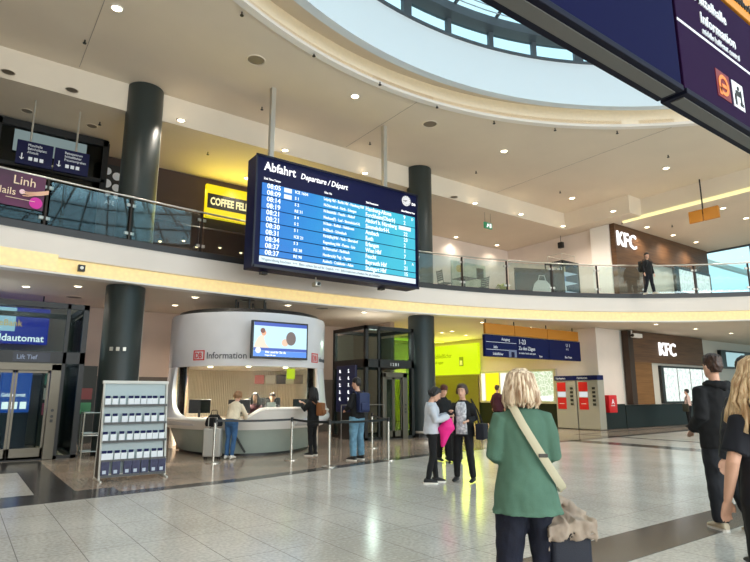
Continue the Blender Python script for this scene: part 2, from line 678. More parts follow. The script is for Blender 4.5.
# lower storey
M_WALL_L = mat('lower_wall_plaster', (196, 176, 160), 0.6, var=0.03, vscale=1.0)
M_WAINS = mat('grey_wainscot', (104, 94, 86), 0.4, var=0.05)
M_GREENW = mat('dark_green_wainscot', (13, 22, 20), 0.4, spec=0.3)
wall('wall_back', -8, 14.0, 20.9, 21.1, 2.1, 4.39, M_WALL_L)
wall('wall_back', -8, 14.0, 20.85, 21.1, 0.005, 2.1, M_WAINS)
wall('wall_side', 14.0, 14.2, 18.2, 25.9, 0.005, 4.39, M_WALL_L)
M_OLIVE = mat('olive_shutter', (112, 106, 44), 0.45, var=0.04, vec=(1, 1, 8), vscale=3)
wall('wall_right', 22.5, 24.35, 14.42, 26, 1.07, 4.39, M_WALL)
wall('wall_right', 22.48, 24.35, 14.40, 26, 0.005, 1.07, M_GREENW)
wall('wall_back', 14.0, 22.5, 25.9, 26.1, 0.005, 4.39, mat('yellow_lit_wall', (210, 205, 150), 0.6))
wall('wall_kfc', 24.35, 46, 14.42, 14.7, 1.02, 4.39, mat('pale_panel', (206, 202, 192), 0.5))
wall('wall_kfc', 24.35, 46, 14.38, 14.7, 0.005, 1.02, M_GREENW)
# upper storey
wall('wall_back', -8, 3.1, 18.85, 19.0, 5.405, 9.44, mat('brown_dark_wall', (58, 42, 34), 0.6))
wall('wall_back', 14.0, 24.4, 20.75, 20.95, 5.405, 9.44)
wall('wall_right', 24.35, 24.6, 14.5, 20.75, 5.405, 9.44)
wall('wall_right', 24.2, 24.6, 14.42, 15.4, 5.405, 9.44, M_WHITE)
# the entrance front behind the photographer: tall glazing between columns
wall('wall_front', -8, 33.9, -15.9, -15.7, 10.3, 10.5, M_WHITE)
m = MB()
for x in range(-8, 47, 3):
    m.box(x - 0.06, x + 0.06, -15.85, -15.65, 0, 10.3)
for z in (0.1, 2.6, 5.2, 7.8, 10.2):
    m.box(-8, 46, -15.82, -15.7, z - 0.05, z + 0.05)
struct(m.build('window_frame', M_MULL))
struct(MB().box(-8, 46, -15.78, -15.76, 0.1, 10.2).build('window_3', M_GLASS))
# right-hand facade: panes and mullions running along the depth of the hall
m = MB()
for y in range(-15, 30, 3):
    m.box(43.9, 44.1, y - 0.06, y + 0.06, 0, 4.39)
    if y < 14:
        m.box(33.72, 33.82, y - 0.05, y + 0.05, 5.41, 9.45)
for z in (0.1, 2.4, 4.35):
    m.box(43.95, 44.05, -16, 30, z - 0.05, z + 0.05)
for z in (5.46, 9.4):
    m.box(33.74, 33.8, -16, 14.4, z - 0.05, z + 0.05)
struct(m.build('window_frame', M_MULL))
struct(MB().box(43.99, 44.01, -16, 30, 0.1, 4.35).build('window_4', M_GLASS))
struct(MB().box(33.76, 33.78, -15.9, 14.4, 5.45, 9.4).build('window_5', glass('facade_glass', (226, 245, 248), 0.12)))
# dark seams between ceiling boards
m = MB()
for x in (1.7, 10.4, 18.4):
    y0 = 0
    if abs(x - OC[0]) < 12.9:
        y0 = OC[1] + math.sqrt(12.98 ** 2 - (x - OC[0]) ** 2)
    m.box(x - 0.006, x + 0.006, y0 + 0.05, 16.1, 10.294, 10.3)
struct(m.build('trim_9', mat('ceiling_seam', (150, 138, 128), 0.8)))

# light line along the ceiling step
m = MB()
m.box(24.30, 24.42, -12, 13.75, 9.36, 9.5)
struct(m.build('trim_10', emit('cove_line', (255, 240, 170), 0.95)))

# columns
def column(x, y, z0, z1, label, seam):
    root = thing('round_column', (x, y, z0), label, 'column')
    m = MB()
    m.lathe(x, y, [(0.495, z0), (0.495, z1 - 0.02), (0.485, z1)], n=48)
    m.build('shaft', M_COLUMN, root, smooth=True)
    MB().lathe(x, y, [(0.515, z0), (0.515, z0 + 0.09), (0.5, z0 + 0.1)], n=48).build('base_ring', M_DARK, root, smooth=True)
    for k_ in range(3 if (x < 5 and z0 < 1) else 0):
        a_ = R(-128 + 18 * k_)
        MB().rbox(-0.03, 0.03, -0.04, 0.04, 2.62, 2.72, 0.006, Matrix.Translation((x + 0.5 * math.cos(a_), y + 0.5 * math.sin(a_), 0)) @ Matrix.Rotation(a_, 4, 'Z')).build('socket_box', M_ALU, root)
    MB().cyl(x + 0.50, y - 0.05, z0 + 0.1, z1 - 0.3, 0.012, n=8).build('cable_pipe', M_ALU, root)
    return root


column(3.42, 16.28, 0.0, 4.385, 'dark green-grey round column behind the leaflet rack on the hall floor', 0)
column(3.5, 16.28, 5.41, 10.29, 'dark green-grey round column on the balcony beside the dark shop front', 0)
column(13.91, 16.18, 0.0, 4.385, 'dark green-grey round column beside the glass lift at the yellow sign', 0)
column(13.91, 16.18, 5.41, 10.29, 'dark green-grey round column on the balcony behind the departure board', 0)
m = MB()
m.lathe(13.91, 16.18, [(0.53, 0.14), (0.60, 0.14), (0.61, 0.18), (0.60, 0.22), (0.53, 0.22)], n=40, ring=True)
root = thing('round_bench', (13.91, 16.18, 0), 'low round bench wrapped around the column beside the lift', 'bench')
m.build('seat', M_STEEL, root, smooth=True)
for k in range(5):
    a = k * 2 * PI / 5
    MB().cyl(13.91 + 0.56 * math.cos(a), 16.18 + 0.56 * math.sin(a), 0, 0.14, 0.03, n=10).build('leg', M_DARK, root)

# balcony railing
rail = thing('balcony_railing', (arc_pt(1.5)[0], arc_pt(1.5)[1], 5.54), 'curved glass balcony railing with steel handrail around the upper floor', 'railing')
m = MB()
m.tube([(*arc_pt(a, 0.03), 6.74) for a in ANG], 0.03, n=10)
m.build('handrail', M_STEEL, rail, smooth=True)
# walk the arc in 2 m steps starting from a measured post
a = math.atan2(15.4 + 9.84, 1.32 - 8.05)
posts = []
aa = a + 2 * 2.0 / 26
while aa > 0.42:
    posts.append(aa)
    aa -= 2.0 / arc_r(aa)
M_POST = mat('dark_bronze_post', (52, 44, 38), 0.35, 0.6)
for i, aa in enumerate(posts):
    p = arc_pt(aa, 0.02)
    MM = Matrix.Translation((p[0], p[1], 0)) @ Matrix.Rotation(aa, 4, 'Z')
    m = MB()
    m.box(-0.035, 0.035, -0.025, 0.025, 5.54, 6.7, MM)
    po = m.build('post', M_POST, rail)
    for z in (5.72, 6.5):
        for s_ in (-1, 1):
            MB().rbox(-0.03, 0.03, s_ * 0.075 - 0.05, s_ * 0.075 + 0.05, z - 0.04, z + 0.04, 0.008, MM).build('clamp', M_STEEL, po)
    if i + 1 < len(posts):
        b = posts[i + 1]
        n = 6
        m = MB()
        rings = []
        for k in range(n + 1):
            t = aa - 0.0028 - (aa - b - 0.0056) * k / n
            p, q = arc_pt(t, -0.005), arc_pt(t, 0.007)
            rings.append([Vector((*p, 5.57)), Vector((*q, 5.57)), Vector((*q, 6.66)), Vector((*p, 6.66))])
        m.loft(rings)
        m.build('glass_panel', M_BGLASS, rail)


# ---------------------------------------------------------------- ceiling lamps
M_RIM = mat('lamp_rim', (225, 220, 210), 0.4)
M_BULB = emit('halogen_glow', (255, 236, 200), 9.0)


def make_downlight(z, power, col, size, label, group):
    root = thing('ceiling_downlight', (0, 0, z), label, 'ceiling light', group)
    m = MB()
    m.lathe(0, 0, [(size, 0.0), (size, -0.018), (size - 0.035, -0.022), (size - 0.04, 0.0)], n=24, ring=True)
    m.build('rim', M_RIM, root, local=True, smooth=True)
    m = MB()
    m.lathe(0, 0, [(0.005, -0.014), (size - 0.045, -0.012), (size - 0.045, -0.004), (0.005, -0.004)], n=20)
    m.build('lens', M_BULB, root, local=True, smooth=True)
    d = bpy.data.lights.new('lamp_light', 'SPOT')
    d.energy, d.color, d.spot_size, d.spot_blend, d.shadow_soft_size = power, col, R(135), 0.9, 0.08
    lo = bpy.data.objects.new('lamp_light', d)
    COL.objects.link(lo)
    lo.location = (0, 0, -0.06)
    lo.parent = root
    return root


def z_at(px, py, zz):
    return (*px_floor(px, py, zz), zz)


WARM = (1.0, 0.9, 0.78)
# each listed lamp position was measured on the ceiling plane
HI = [(117, 8), (355, 96), (504, 151), (666, 168), (572, 198), (690, 190)]
LO = [(181, 120), (285, 150), (365, 173), (247, 178), (475, 203), (521, 214), (563, 226), (613, 211), (456, 237), (497, 245), (647, 227), (673, 235), (696, 242), (723, 208), (746, 218)]
SOF = [(78, 286), (155.6, 313), (195, 297), (288, 305), (364, 312), (482, 322), (530, 327), (577, 331), (656, 324), (695.5, 328.6), (731, 333), (466, 335), (452, 331)]
P_HI, P_LO, P_SOF = 330, 200, 210
def lamp_set(pts, extra, z, power, size, where, group, more):
    src = make_downlight(z, power, WARM, size, 'x', group)
    order = sorted(pts)
    for i, p in enumerate(list(pts) + list(extra)):
        loc = z_at(*p, z) if i < len(pts) else (p[0], p[1], z)
        if i < len(pts):
            lab = 'round recessed downlight %s, %s from the left' % (where, NUM[order.index(p)])
        else:  # extra lamps beyond the measured ones, added to light the hall
            lab = 'added fill downlight %s, %s' % (more, NUM[i - len(pts)] + ' of its row')
        if i == 0:
            o = src
            o.location = loc
        else:
            o = dup(src, loc)
        o['label'] = lab


lamp_set(HI, [(-1.0, 4.0), (-1.5, -3), (22.5, 2.5), (22.5, -4.5)], Z_HI, P_HI, 0.15, 'in the high ceiling', 'downlights in the high ceiling', 'beside the oculus over the entrance side')
lamp_set(LO, [(29, 4), (32, 9), (36, 5), (33, -3)], Z_LO, P_LO, 0.14, 'above the balcony', 'downlights above the balcony', 'over the facade side of the balcony')
for o in list(COL.objects):
    if o.type == 'LIGHT' and o.parent and o.parent.get('category') == 'ceiling light' and abs(o.parent.location.z - Z_LO) < 0.01 and o.parent.location.x > 16 and o.parent.location.y > 16.4:
        o.data = o.data.copy()
        o.data.energy = 70
lamp_set(SOF, [(5.5, 18.8), (9, 18.5), (1.2, 17.8), (18.5, 20.0)], Z_SOF, P_SOF, 0.13, 'under the balcony slab', 'downlights under the balcony', 'behind the kiosk and lifts')
# grilles, speakers and sprinkler heads set into the ceilings
M_GRILLE = mat('ceiling_grille', (128, 116, 100), 0.6)
src = thing('ceiling_speaker', (0, 0, 0), 'round metal loudspeaker grille set into the high ceiling near the oculus', 'loudspeaker', 'loudspeakers in the high ceiling')
MB().lathe(0, 0, [(0.02, -0.012), (0.2, -0.012), (0.22, 0)], n=28).build('grille', M_GRILLE, src, local=True)
MB().lathe(0, 0, [(0.22, -0.001), (0.23, -0.02), (0.25, -0.02), (0.26, -0.001)], n=28, ring=True).build('rim', M_CEIL, src, local=True)
for i, p in enumerate([(256, 60), (430, 124)]):
    o = src if i == 0 else dup(src, (0, 0, 0))
    o.location = z_at(*p, Z_HI)
    o['label'] = ('round loudspeaker grille in the high ceiling above the Abfahrt heading', 'round loudspeaker grille in the high ceiling above the right column')[i]
for i, p in enumerate([(72, 90), (454, 197), (27, 111), (92, 126), (8, 72)]):
    dup(src, z_at(*p, Z_LO), label='round loudspeaker grille above the balcony, %s' % ('above the navy hanging signs', 'near the exit sign and right column', 'over the left part of the black shop', 'closest to the left column', 'at the outer left edge')[i], group='loudspeakers above the balcony').scale = (0.62, 0.62, 0.62)
for i, p in enumerate([(74, 297), (248, 300), (322, 308)]):
    o = dup(src, z_at(*p, Z_SOF), label='round loudspeaker grille under the slab, %s' % ('above the glass enclosure doors', 'above the kiosk wall screen', 'above the kiosk right end')[i], group='loudspeakers under the balcony')
src = thing('sprinkler_head', (0, 0, 0), 'small dark sprinkler head hanging from the high ceiling', 'sprinkler', 'sprinklers in the high ceiling')
MB().cyl(0, 0, -0.09, 0, 0.018, n=8).build('stem', M_DARK, src, local=True)
MB().cyl(0, 0, -0.1, -0.085, 0.045, n=10).build('deflector', M_DARK, src, local=True)
for i, p in enumerate([(242, 12), (314, 53), (380, 82), (437, 105), (494, 121), (555, 128), (617, 131), (262, 107), (85, 40), (370, 142), (476, 171), (560, 191), (668, 155), (733, 178)]):
    o = src if i == 0 else dup(src, (0, 0, 0))
    o.location = z_at(*p, Z_HI)
    o['label'] = 'small dark sprinkler head in the high ceiling, %s along the row' % NUM[i]
for i, p in enumerate([(100, 122), (208, 152), (486, 222), (622, 222), (672, 225)]):
    dup(src, z_at(*p, Z_LO), label='small dark sprinkler head above the balcony, %s from the left' % NUM[i], group='sprinklers above the balcony')

# ================================================================ PEOPLE
def finish(mb, name, m, parent, voxel, disp=None, smooth_it=4, smooth=True):
    """fuse the overlapping limb and torso volumes of mb into one continuous surface"""
    tmp = bpy.data.meshes.new('tmp')
    bmesh.ops.recalc_face_normals(mb.bm, faces=mb.bm.faces[:])
    mb.bm.to_mesh(tmp)
    mb.bm.free()
    o = bpy.data.objects.new('tmp', tmp)
    COL.objects.link(o)
    r = o.modifiers.new('r', 'REMESH')
    r.mode = 'VOXEL'
    r.voxel_size = voxel
    s_ = o.modifiers.new('s', 'SMOOTH')
    s_.factor = 0.5
    s_.iterations = smooth_it
    dg = bpy.context.evaluated_depsgraph_get()
    me = bpy.data.meshes.new_from_object(o.evaluated_get(dg))
    bpy.data.objects.remove(o)
    bpy.data.meshes.remove(tmp)
    if disp:
        amp, sca, seed = disp
        nor = [v.normal.copy() for v in me.vertices]
        for v in me.vertices:
            q = Vector((v.co.x * sca, v.co.y * sca, v.co.z * sca * 0.6)) + Vector((seed * 3.1, seed, 0))
            v.co += nor[v.index] * (noise.noise(q) * amp + noise.noise(q * 2.7) * amp * 0.4)
    me.name = name
    for p in me.polygons:
        p.use_smooth = smooth
    ob = bpy.data.objects.new(name, me)
    COL.objects.link(ob)
    me.materials.append(m)
    ob.parent = parent
    return ob


SKIN = mat('skin', (214, 166, 140), 0.55, var=0.04, vscale=9)
SKIN2 = mat('skin_tan', (188, 138, 112), 0.55, var=0.04, vscale=9)
M_EYE = mat('eye_dark', (26, 18, 16), 0.3)
M_LIP = mat('lip', (170, 92, 84), 0.5)


def hair_mat(name, c1, c2):
    return mat(name, c1, 0.45, col2=c2, vec=(1, 1, 0.12), vscale=55, bump=0.4, bscale=90)


H_BLOND = hair_mat('hair_ash_blond', (150, 116, 86), (240, 220, 190))
H_BLOND2 = hair_mat('hair_golden_blond', (176, 136, 96), (238, 212, 170))
H_BROWN = hair_mat('hair_brown', (38, 24, 18), (74, 48, 34))
H_BLACK = hair_mat('hair_black', (12, 10, 10), (34, 26, 24))
H_LBROWN = hair_mat('hair_light_brown', (112, 78, 52), (170, 128, 88))


def ell(c, rx, ry, X, Y, n=20):
    return [c + X * (rx * math.cos(2 * PI * i / n)) + Y * (ry * math.sin(2 * PI * i / n)) for i in range(n)]


def person(label, xy, yaw, H, top, trousers, shoes, hair, z0=0.0, arms=None, legs=None, lean=0.0, head=(0, 0), w=1.0,
           skin=None, sleeve=1.0, hem=0.80, flare=0.0, hair_style='short', hair_len=1.35, hz=0.92, hood=False, face=False,
           vox=0.011, top_t=0.018, leg_t=0.016, seed=1, group=None, top_name='jacket', inner=None, soles=None, sh=1.338, spread=0.0, hdz=0.0):
    """one figure facing local +Y; joints are given for a 1.70 m body and scaled to H"""
    S = H / 1.70
    root = thing('person', (xy[0], xy[1], z0), label, 'person', group, yaw)
    skin = skin or SKIN
    V = Vector
    dz = hz - 0.92
    PIV = V((0, 0, 0.92))
    Lm = Matrix.Rotation(-R(lean), 4, 'X')

    def T(p):
        """upper body point: lean about the hips, then drop to the hip height"""
        p = V(p)
        if p.z > 0.92:
            k = min(1.0, (p.z - 0.92) / 0.18)
            q = Matrix.Rotation(-R(lean) * k, 4, 'X') @ (p - PIV) + PIV
        else:
            q = p
        return (q + V((0, 0, dz))) * S
    nk = T((0, 0.0, 1.46))
    hx = V((1, 0, 0))

    def ring(z, rx, ry, cy=0.0, add=0.0, n=20, mod=None):
        out = []
        for i in range(n):
            a = 2 * PI * i / n
            q = 1.0
            if mod:
                q = 1 + mod * (0.5 * math.sin(a * 7 + seed) + 0.5 * math.sin(a * 11 + seed * 2.3))
            out.append(T(((rx * w + add) * q * math.cos(a), cy + (ry * (0.5 + w / 2) + add) * q * math.sin(a), z)))
        return out
    TORSO = [(0.80, 0.10, 0.085, 0), (0.87, 0.165, 0.115, -0.01), (0.97, 0.158, 0.112, -0.01), (1.07, 0.135, 0.096, 0), (1.18, 0.145, 0.102, 0.005),
             (1.28, 0.160, 0.108, 0.005), (1.345, 0.148, 0.095, 0), (1.395, 0.110, 0.072, -0.005), (1.44, 0.064, 0.056, -0.008)]
    # limbs
    ar = arms or {}
    AR = {}
    for sd, sx in (('L', -1), ('R', 1)):
        e, wr = ar.get(sd, ((sx * 0.235, -0.03, 1.10), (sx * 0.25, 0.05, 0.86)))
        AR[sd] = (T((sx * 0.150 * w, 0, sh)), T((e[0], e[1], e[2])) if True else e, T(wr))
    LG = {}
    lg = legs or {}
    for sd, sx in (('L', -1), ('R', 1)):
        k, an = lg.get(sd, ((sx * 0.10, 0.015, 0.49), (sx * 0.11, -0.02, 0.085)))
        LG[sd] = (V((sx * 0.088 * w, 0, 0.875 + dz)) * S, V(k) * S, V(an) * S)
    # head frame
    hp, hyaw = head
    HM = Matrix.Translation(nk + Vector((0, 0, hdz * S))) @ Matrix.Rotation(R(hyaw), 4, 'Z') @ Matrix.Rotation(-R(hp + lean * 0.5), 4, 'X') @ Matrix.Scale(S, 4)

    def hd(p):
        return HM @ V((p[0], p[1], p[2] - 1.46))
    b = MB()
    b.loft([ring(*q) for q in TORSO])
    b.tube([T((0, -0.01, 1.40)), hd((0, 0.0, 1.47)), hd((0, 0.012, 1.54))], [0.062 * S, 0.052 * S, 0.052 * S], n=14)
    # head: cranium, face wedge, nose, ears
    hr = []
    for z, rx, ry, cy in ((1.490, 0.020, 0.022, 0.062), (1.500, 0.040, 0.045, 0.05), (1.525, 0.056, 0.068, 0.032), (1.555, 0.066, 0.084, 0.018), (1.59, 0.073, 0.092, 0.012),
                          (1.625, 0.076, 0.096, 0.008), (1.66, 0.074, 0.094, 0.004), (1.69, 0.063, 0.080, 0.0), (1.712, 0.042, 0.055, -0.002), (1.722, 0.015, 0.02, -0.002)):
        hr.append([hd((rx * math.cos(2 * PI * i / 20), cy + ry * math.sin(2 * PI * i / 20), z)) for i in range(20)])
    b.loft(hr)
    b.tube([hd((0, 0.096, 1.622)), hd((0, 0.112, 1.59)), hd((0, 0.122, 1.572)), hd((0, 0.10, 1.562))], [0.007 * S, 0.010 * S, 0.014 * S, 0.011 * S], n=8)
    for sx in (-1, 1):
        b.tube([hd((sx * 0.072, 0.008, 1.565)), hd((sx * 0.082, 0.0, 1.592)), hd((sx * 0.079, -0.002, 1.618))], [0.009 * S, 0.014 * S, 0.009 * S], n=6)
    for sd, sx in (('L', -1), ('R', 1)):
        s0, e, wr = AR[sd]
        u_ = (e - s0).normalized()
        b.tube([s0 + V((-sx * 0.05 * S, 0, 0.0)), s0, s0.lerp(e, 0.35), e, e.lerp(wr, 0.3), wr], [0.040 * S, 0.048 * S, 0.044 * S, 0.038 * S, 0.037 * S, 0.024 * S], n=12)
        # hand: palm plus four unequal bent fingers and a thumb from the side of the palm
        f = (wr - e).normalized()
        nrm = f.cross(V((1, 0, 0)) if abs(f.x) < 0.8 else V((0, 0, 1))).normalized()
        sdv = f.cross(nrm).normalized()
        if sdv.z > 0:
            sdv = -sdv
        pe = wr + f * 0.085 * S
        b.tube([wr, wr + f * 0.03 * S, pe], [0.022 * S, 0.034 * S, 0.036 * S], n=10, ry=[0.018 * S, 0.015 * S, 0.013 * S], ref=sdv)
        for k, ln in enumerate((0.068, 0.076, 0.070, 0.055)):
            o_ = pe + sdv * (0.027 - 0.018 * k) * S - f * 0.01 * S
            m1 = o_ + f * ln * 0.5 * S + nrm * 0.004 * S
            m2 = m1 + f * ln * 0.38 * S + nrm * 0.020 * S
            b.tube([o_, m1, m2], [0.0088 * S, 0.0082 * S, 0.0065 * S], n=6)
        tb = wr + f * 0.02 * S - sdv * 0.024 * S
        b.tube([tb, tb + f * 0.03 * S - sdv * 0.02 * S + nrm * 0.01 * S, tb + f * 0.062 * S - sdv * 0.022 * S + nrm * 0.018 * S], [0.012 * S, 0.010 * S, 0.008 * S], n=6)
    for sd, sx in (('L', -1), ('R', 1)):
        h_, k, an = LG[sd]
        b.tube([h_, h_.lerp(k, 0.4), k, k.lerp(an, 0.35), an], [0.083 * S, 0.073 * S, 0.052 * S, 0.052 * S, 0.036 * S], n=14)
    body = finish(b, 'body', skin, root, vox * 0.62 if face or vox < 0.009 else vox * 0.8, smooth_it=2)
    # shoes, one each
    for sd, sx in (('L', -1), ('R', 1)):
        h_, k, an = LG[sd]
        d = V((sx * 0.02, 1, 0)).normalized()
        c = an
        zb = max(0.0, an.z - 0.085 * S)
        m = MB()
        rings = []
        for t, wd, ht in ((-0.075, 0.022, 0.045), (-0.065, 0.033, 0.072), (-0.03, 0.038, 0.095), (0.02, 0.04, 0.092), (0.08, 0.044, 0.066), (0.13, 0.046, 0.05), (0.165, 0.038, 0.04), (0.182, 0.02, 0.026)):
            cc = V((c.x, c.y, 0)) + d * t * S
            sdx = V((d.y, -d.x, 0))
            rings.append([cc + sdx * (wd * S * math.cos(2 * PI * i / 14)) * (1.0) + V((0, 0, zb + 0.014 + ht * S * (0.5 + 0.5 * math.sin(2 * PI * i / 14)))) for i in range(14)])
        m.loft(rings)
        sh = m.build('shoe', shoes, root, local=True, smooth=True)
        if soles:
            m = MB()
            rr = []
            for t, wd in ((-0.08, 0.02), (-0.06, 0.04), (0, 0.042), (0.09, 0.05), (0.15, 0.044), (0.186, 0.02)):
                cc = V((c.x, c.y, 0)) + d * t * S
                sdx = V((d.y, -d.x, 0))
                rr.append([cc - sdx * wd * S + V((0, 0, zb)), cc + sdx * wd * S + V((0, 0, zb)), cc + sdx * wd * S + V((0, 0, zb + 0.026)), cc - sdx * wd * S + V((0, 0, zb + 0.026))])
            m.loft(rr)
            m.build('sole', soles, sh, local=True)
    # trousers
    b = MB()
    b.loft([ring(0.80, 0.12, 0.09, 0, 0.012), ring(0.87, 0.165, 0.115, -0.012, 0.014), ring(0.96, 0.158, 0.112, -0.01, 0.013), ring(1.02, 0.145, 0.103, -0.005, 0.012)])
    for sd in ('L', 'R'):
        h_, k, an = LG[sd]
        t = leg_t * S
        b.tube([h_ + V((0, 0, 0.02)), h_.lerp(k, 0.4), k, k.lerp(an, 0.4), an.lerp(k, 0.02) + V((0, 0, -0.005))],
               [0.085 * S + t, 0.075 * S + t, 0.054 * S + t, 0.054 * S + t, 0.040 * S + t * 1.2], n=16)
    finish(b, 'trousers', trousers, root, vox, disp=(0.012, 9, seed))
    # top
    b = MB()
    tt = top_t
    rr = []
    if hem < 0.79:
        n_ = 6
        for q in range(n_):
            z = hem + (0.80 - hem) * q / n_
            fl = flare * (1 - 0.35 * q / n_)
            rr.append(ring(z, 0.165 + fl, 0.118 + fl * 0.8, -0.012, tt + 0.006, 40, mod=0.05 * (1 - q / n_) if flare else None))
    zs = [q for q in ((0.80, 0.165, 0.118, -0.012), (0.87, 0.167, 0.118, -0.012), (0.97, 0.162, 0.115, -0.01), (1.07, 0.148, 0.105, 0.0), (1.18, 0.150, 0.106, 0.004), (1.28, 0.162, 0.110, 0.005),
                      (1.345, 0.150, 0.096, 0), (1.395, 0.110, 0.073, -0.005), (1.44, 0.064, 0.058, -0.008)) if q[0] >= hem - 0.001]
    for q in zs:
        rr.append(ring(*q, tt + (0.004 if q[0] < 1.1 else 0) + (flare * 0.65 * max(0, (1.05 - q[0]) / 0.25) if flare else 0), 40))
    b.loft(rr)
    for sd, sx in (('L', -1), ('R', 1)):
        s0, e, wr = AR[sd]
        end = e.lerp(wr, 0.97) if sleeve >= 1 else (s0.lerp(e, sleeve * 2) if sleeve < 0.5 else e.lerp(wr, sleeve * 2 - 1))
        t = (tt + 0.002) * S
        if sleeve >= 0.5:
            b.tube([s0 + V((-sx * 0.06 * S, 0, 0)), s0, s0.lerp(e, 0.4), e, e.lerp(end, 0.5), end], [0.034 * S + t, 0.046 * S + t, 0.047 * S + t, 0.042 * S + t, 0.036 * S + t, 0.028 * S + t], n=16)
        else:
            b.tube([s0 + V((-sx * 0.06 * S, 0, 0)), s0, end], [0.034 * S + t, 0.046 * S + t, 0.054 * S + t], n=16)
    tp = finish(b, top_name, top, root, vox, disp=(0.014 if vox > 0.009 else 0.010, 8, seed + 4))
    if hood:
        m = MB()
        m.tube([T((-0.10, 0.035, 1.425)), T((-0.105, -0.03, 1.43)), T((-0.06, -0.09, 1.42)), T((0, -0.11, 1.405)), T((0.06, -0.09, 1.42)), T((0.105, -0.03, 1.43)), T((0.10, 0.035, 1.425))],
               [0.025 * S, 0.035 * S, 0.045 * S, 0.052 * S, 0.045 * S, 0.035 * S, 0.025 * S], n=12)
        finish(m, 'hood', top, root, vox, disp=(0.008, 14, seed))
    # hair
    rnd = random.Random(seed)
    b = MB()
    hb = []
    if hair_style == 'short':
        for z, rx, ry, cy in ((1.545, 0.050, 0.045, -0.035), (1.575, 0.068, 0.072, -0.026), (1.61, 0.082, 0.092, -0.016), (1.65, 0.087, 0.104, -0.002), (1.69, 0.082, 0.100, 0.002), (1.722, 0.064, 0.078, 0.002), (1.742, 0.03, 0.04, 0.0)):
            hb.append([hd((rx * math.cos(2 * PI * i / 20), cy + ry * math.sin(2 * PI * i / 20), z)) for i in range(20)])
        b.loft(hb)
        for k in range(46):
            a = rnd.uniform(0, 2 * PI)
            q = rnd.uniform(0.2, 1.0)
            p0 = (0.07 * q * math.cos(a), 0.085 * q * math.sin(a), 1.69 + 0.035 * (1 - q))
            p1 = (0.092 * q * math.cos(a + 0.3), 0.104 * q * math.sin(a + 0.3), 1.70 + 0.05 * (1 - q) - 0.03 * q)
            b.tube([hd(p0), hd(((p0[0] + p1[0]) / 2, (p0[1] + p1[1]) / 2, p0[2] + 0.014)), hd(p1)], [0.012 * S, 0.011 * S, 0.005 * S], n=6)
        hr_ = finish(b, 'hair', hair, root, min(vox, 0.008), disp=(0.006, 40, seed), smooth_it=1)
    else:
        for z, rx, ry, cy in ((1.53, 0.055, 0.05, -0.04), (1.58, 0.078, 0.078, -0.028), (1.63, 0.088, 0.096, -0.012), (1.68, 0.085, 0.1, -0.006), (1.72, 0.068, 0.082, -0.002), (1.742, 0.03, 0.04, 0.0)):
            hb.append([hd((rx * math.cos(2 * PI * i / 20), cy + ry * math.sin(2 * PI * i / 20), z)) for i in range(20)])
        b.loft(hb)
        if hair_style == 'bun':
            b.ball(hd((0, -0.112, 1.60)), 0.038 * S)
        n_ = {'bun': 46, 'tail': 14}.get(hair_style, 90)
        for k in range(n_):
            if hair_style == 'tail':
                a = R(-90) + rnd.uniform(-0.25, 0.25)
            else:
                a = R(-90) + rnd.uniform(-1, 1) * R(128)
            end = (hair_len if hair_style != 'bun' else 1.56) + rnd.uniform(-0.03, 0.02)
            if hair_style == 'bun':
                a = R(-90) + rnd.uniform(-1, 1) * R(112)
            q = rnd.uniform(0.86, 1.04)
            fx, fy = math.cos(a), math.sin(a)
            ph = rnd.uniform(0, 6.28)
            wv = 0.010
            pts = [(0.035 * fx, 0.04 * fy, 1.735), (0.078 * fx * q, 0.088 * fy * q, 1.70), (0.094 * fx * q, 0.105 * fy * q, 1.64)]
            zz = 1.58
            i = 0
            while zz > end:
                sp = (0.098 + 0.012 * (1.64 - zz) / 0.15 if (1.64 - zz) < 0.2 else 0.112) + spread * rnd.uniform(0.3, 1.0) * min(1.0, (1.64 - zz) / 0.16)
                pts.append(((sp + wv * math.sin(ph + i * 1.3)) * fx * q * 1.0, (sp + 0.008 + wv * math.cos(ph + i * 1.1)) * fy * q - 0.01, zz))
                zz -= 0.06
                i += 1
            pts.append(((0.098 + spread * 0.8) * fx * q, (0.10 + spread * 0.5) * fy * q - 0.01, end))
            rl = [0.012 * S] + [0.014 * S] * (len(pts) - 2) + [0.005 * S]
            b.tube([hd(p) for p in pts], rl, n=6)
        if hair_style == 'bun':
            finish(b, 'hair', hair, root, 0.008, disp=(0.006, 40, seed), smooth_it=1)
        else:
            b.build('hair', hair, root, local=True, smooth=True, ang=80)
    if face:
        for sx in (-1, 1):
            MB().ball(hd((sx * 0.031, 0.093, 1.617)), 0.011 * S, 0.006 * S, 0.007 * S, n=10).build('eye', M_EYE, root, local=True, smooth=True)
            MB().tube([hd((sx * 0.046, 0.087, 1.636)), hd((sx * 0.031, 0.098, 1.641)), hd((sx * 0.016, 0.101, 1.637))], 0.004 * S, n=6).build('eyebrow', hair, root, local=True)
        MB().tube([hd((-0.022, 0.093, 1.540)), hd((0, 0.104, 1.541)), hd((0.022, 0.093, 1.540))], [0.003 * S, 0.006 * S, 0.003 * S], n=6).build('mouth', M_LIP, root, local=True, smooth=True)
    if inner:
        # the panel of an inner shirt showing in an open jacket
        m = MB()
        rings = []
        for z, rx, ry, cy in ((0.84, 0.167, 0.118, -0.012), (0.97, 0.162, 0.115, -0.01), (1.07, 0.148, 0.105, 0.0), (1.18, 0.150, 0.106, 0.004), (1.28, 0.164, 0.110, 0.005), (1.36, 0.14, 0.09, 0), (1.41, 0.09, 0.07, 0)):
            rr = []
            for k in range(9):
                a = R(58 + 64 * k / 8)
                rr.append(T(((rx * w + tt + 0.012) * math.cos(a), cy + (ry * (0.5 + w / 2) + tt + 0.014) * math.sin(a), z)))
            rings.append(rr)
        m.loft(rings, closed=False, cap=False)
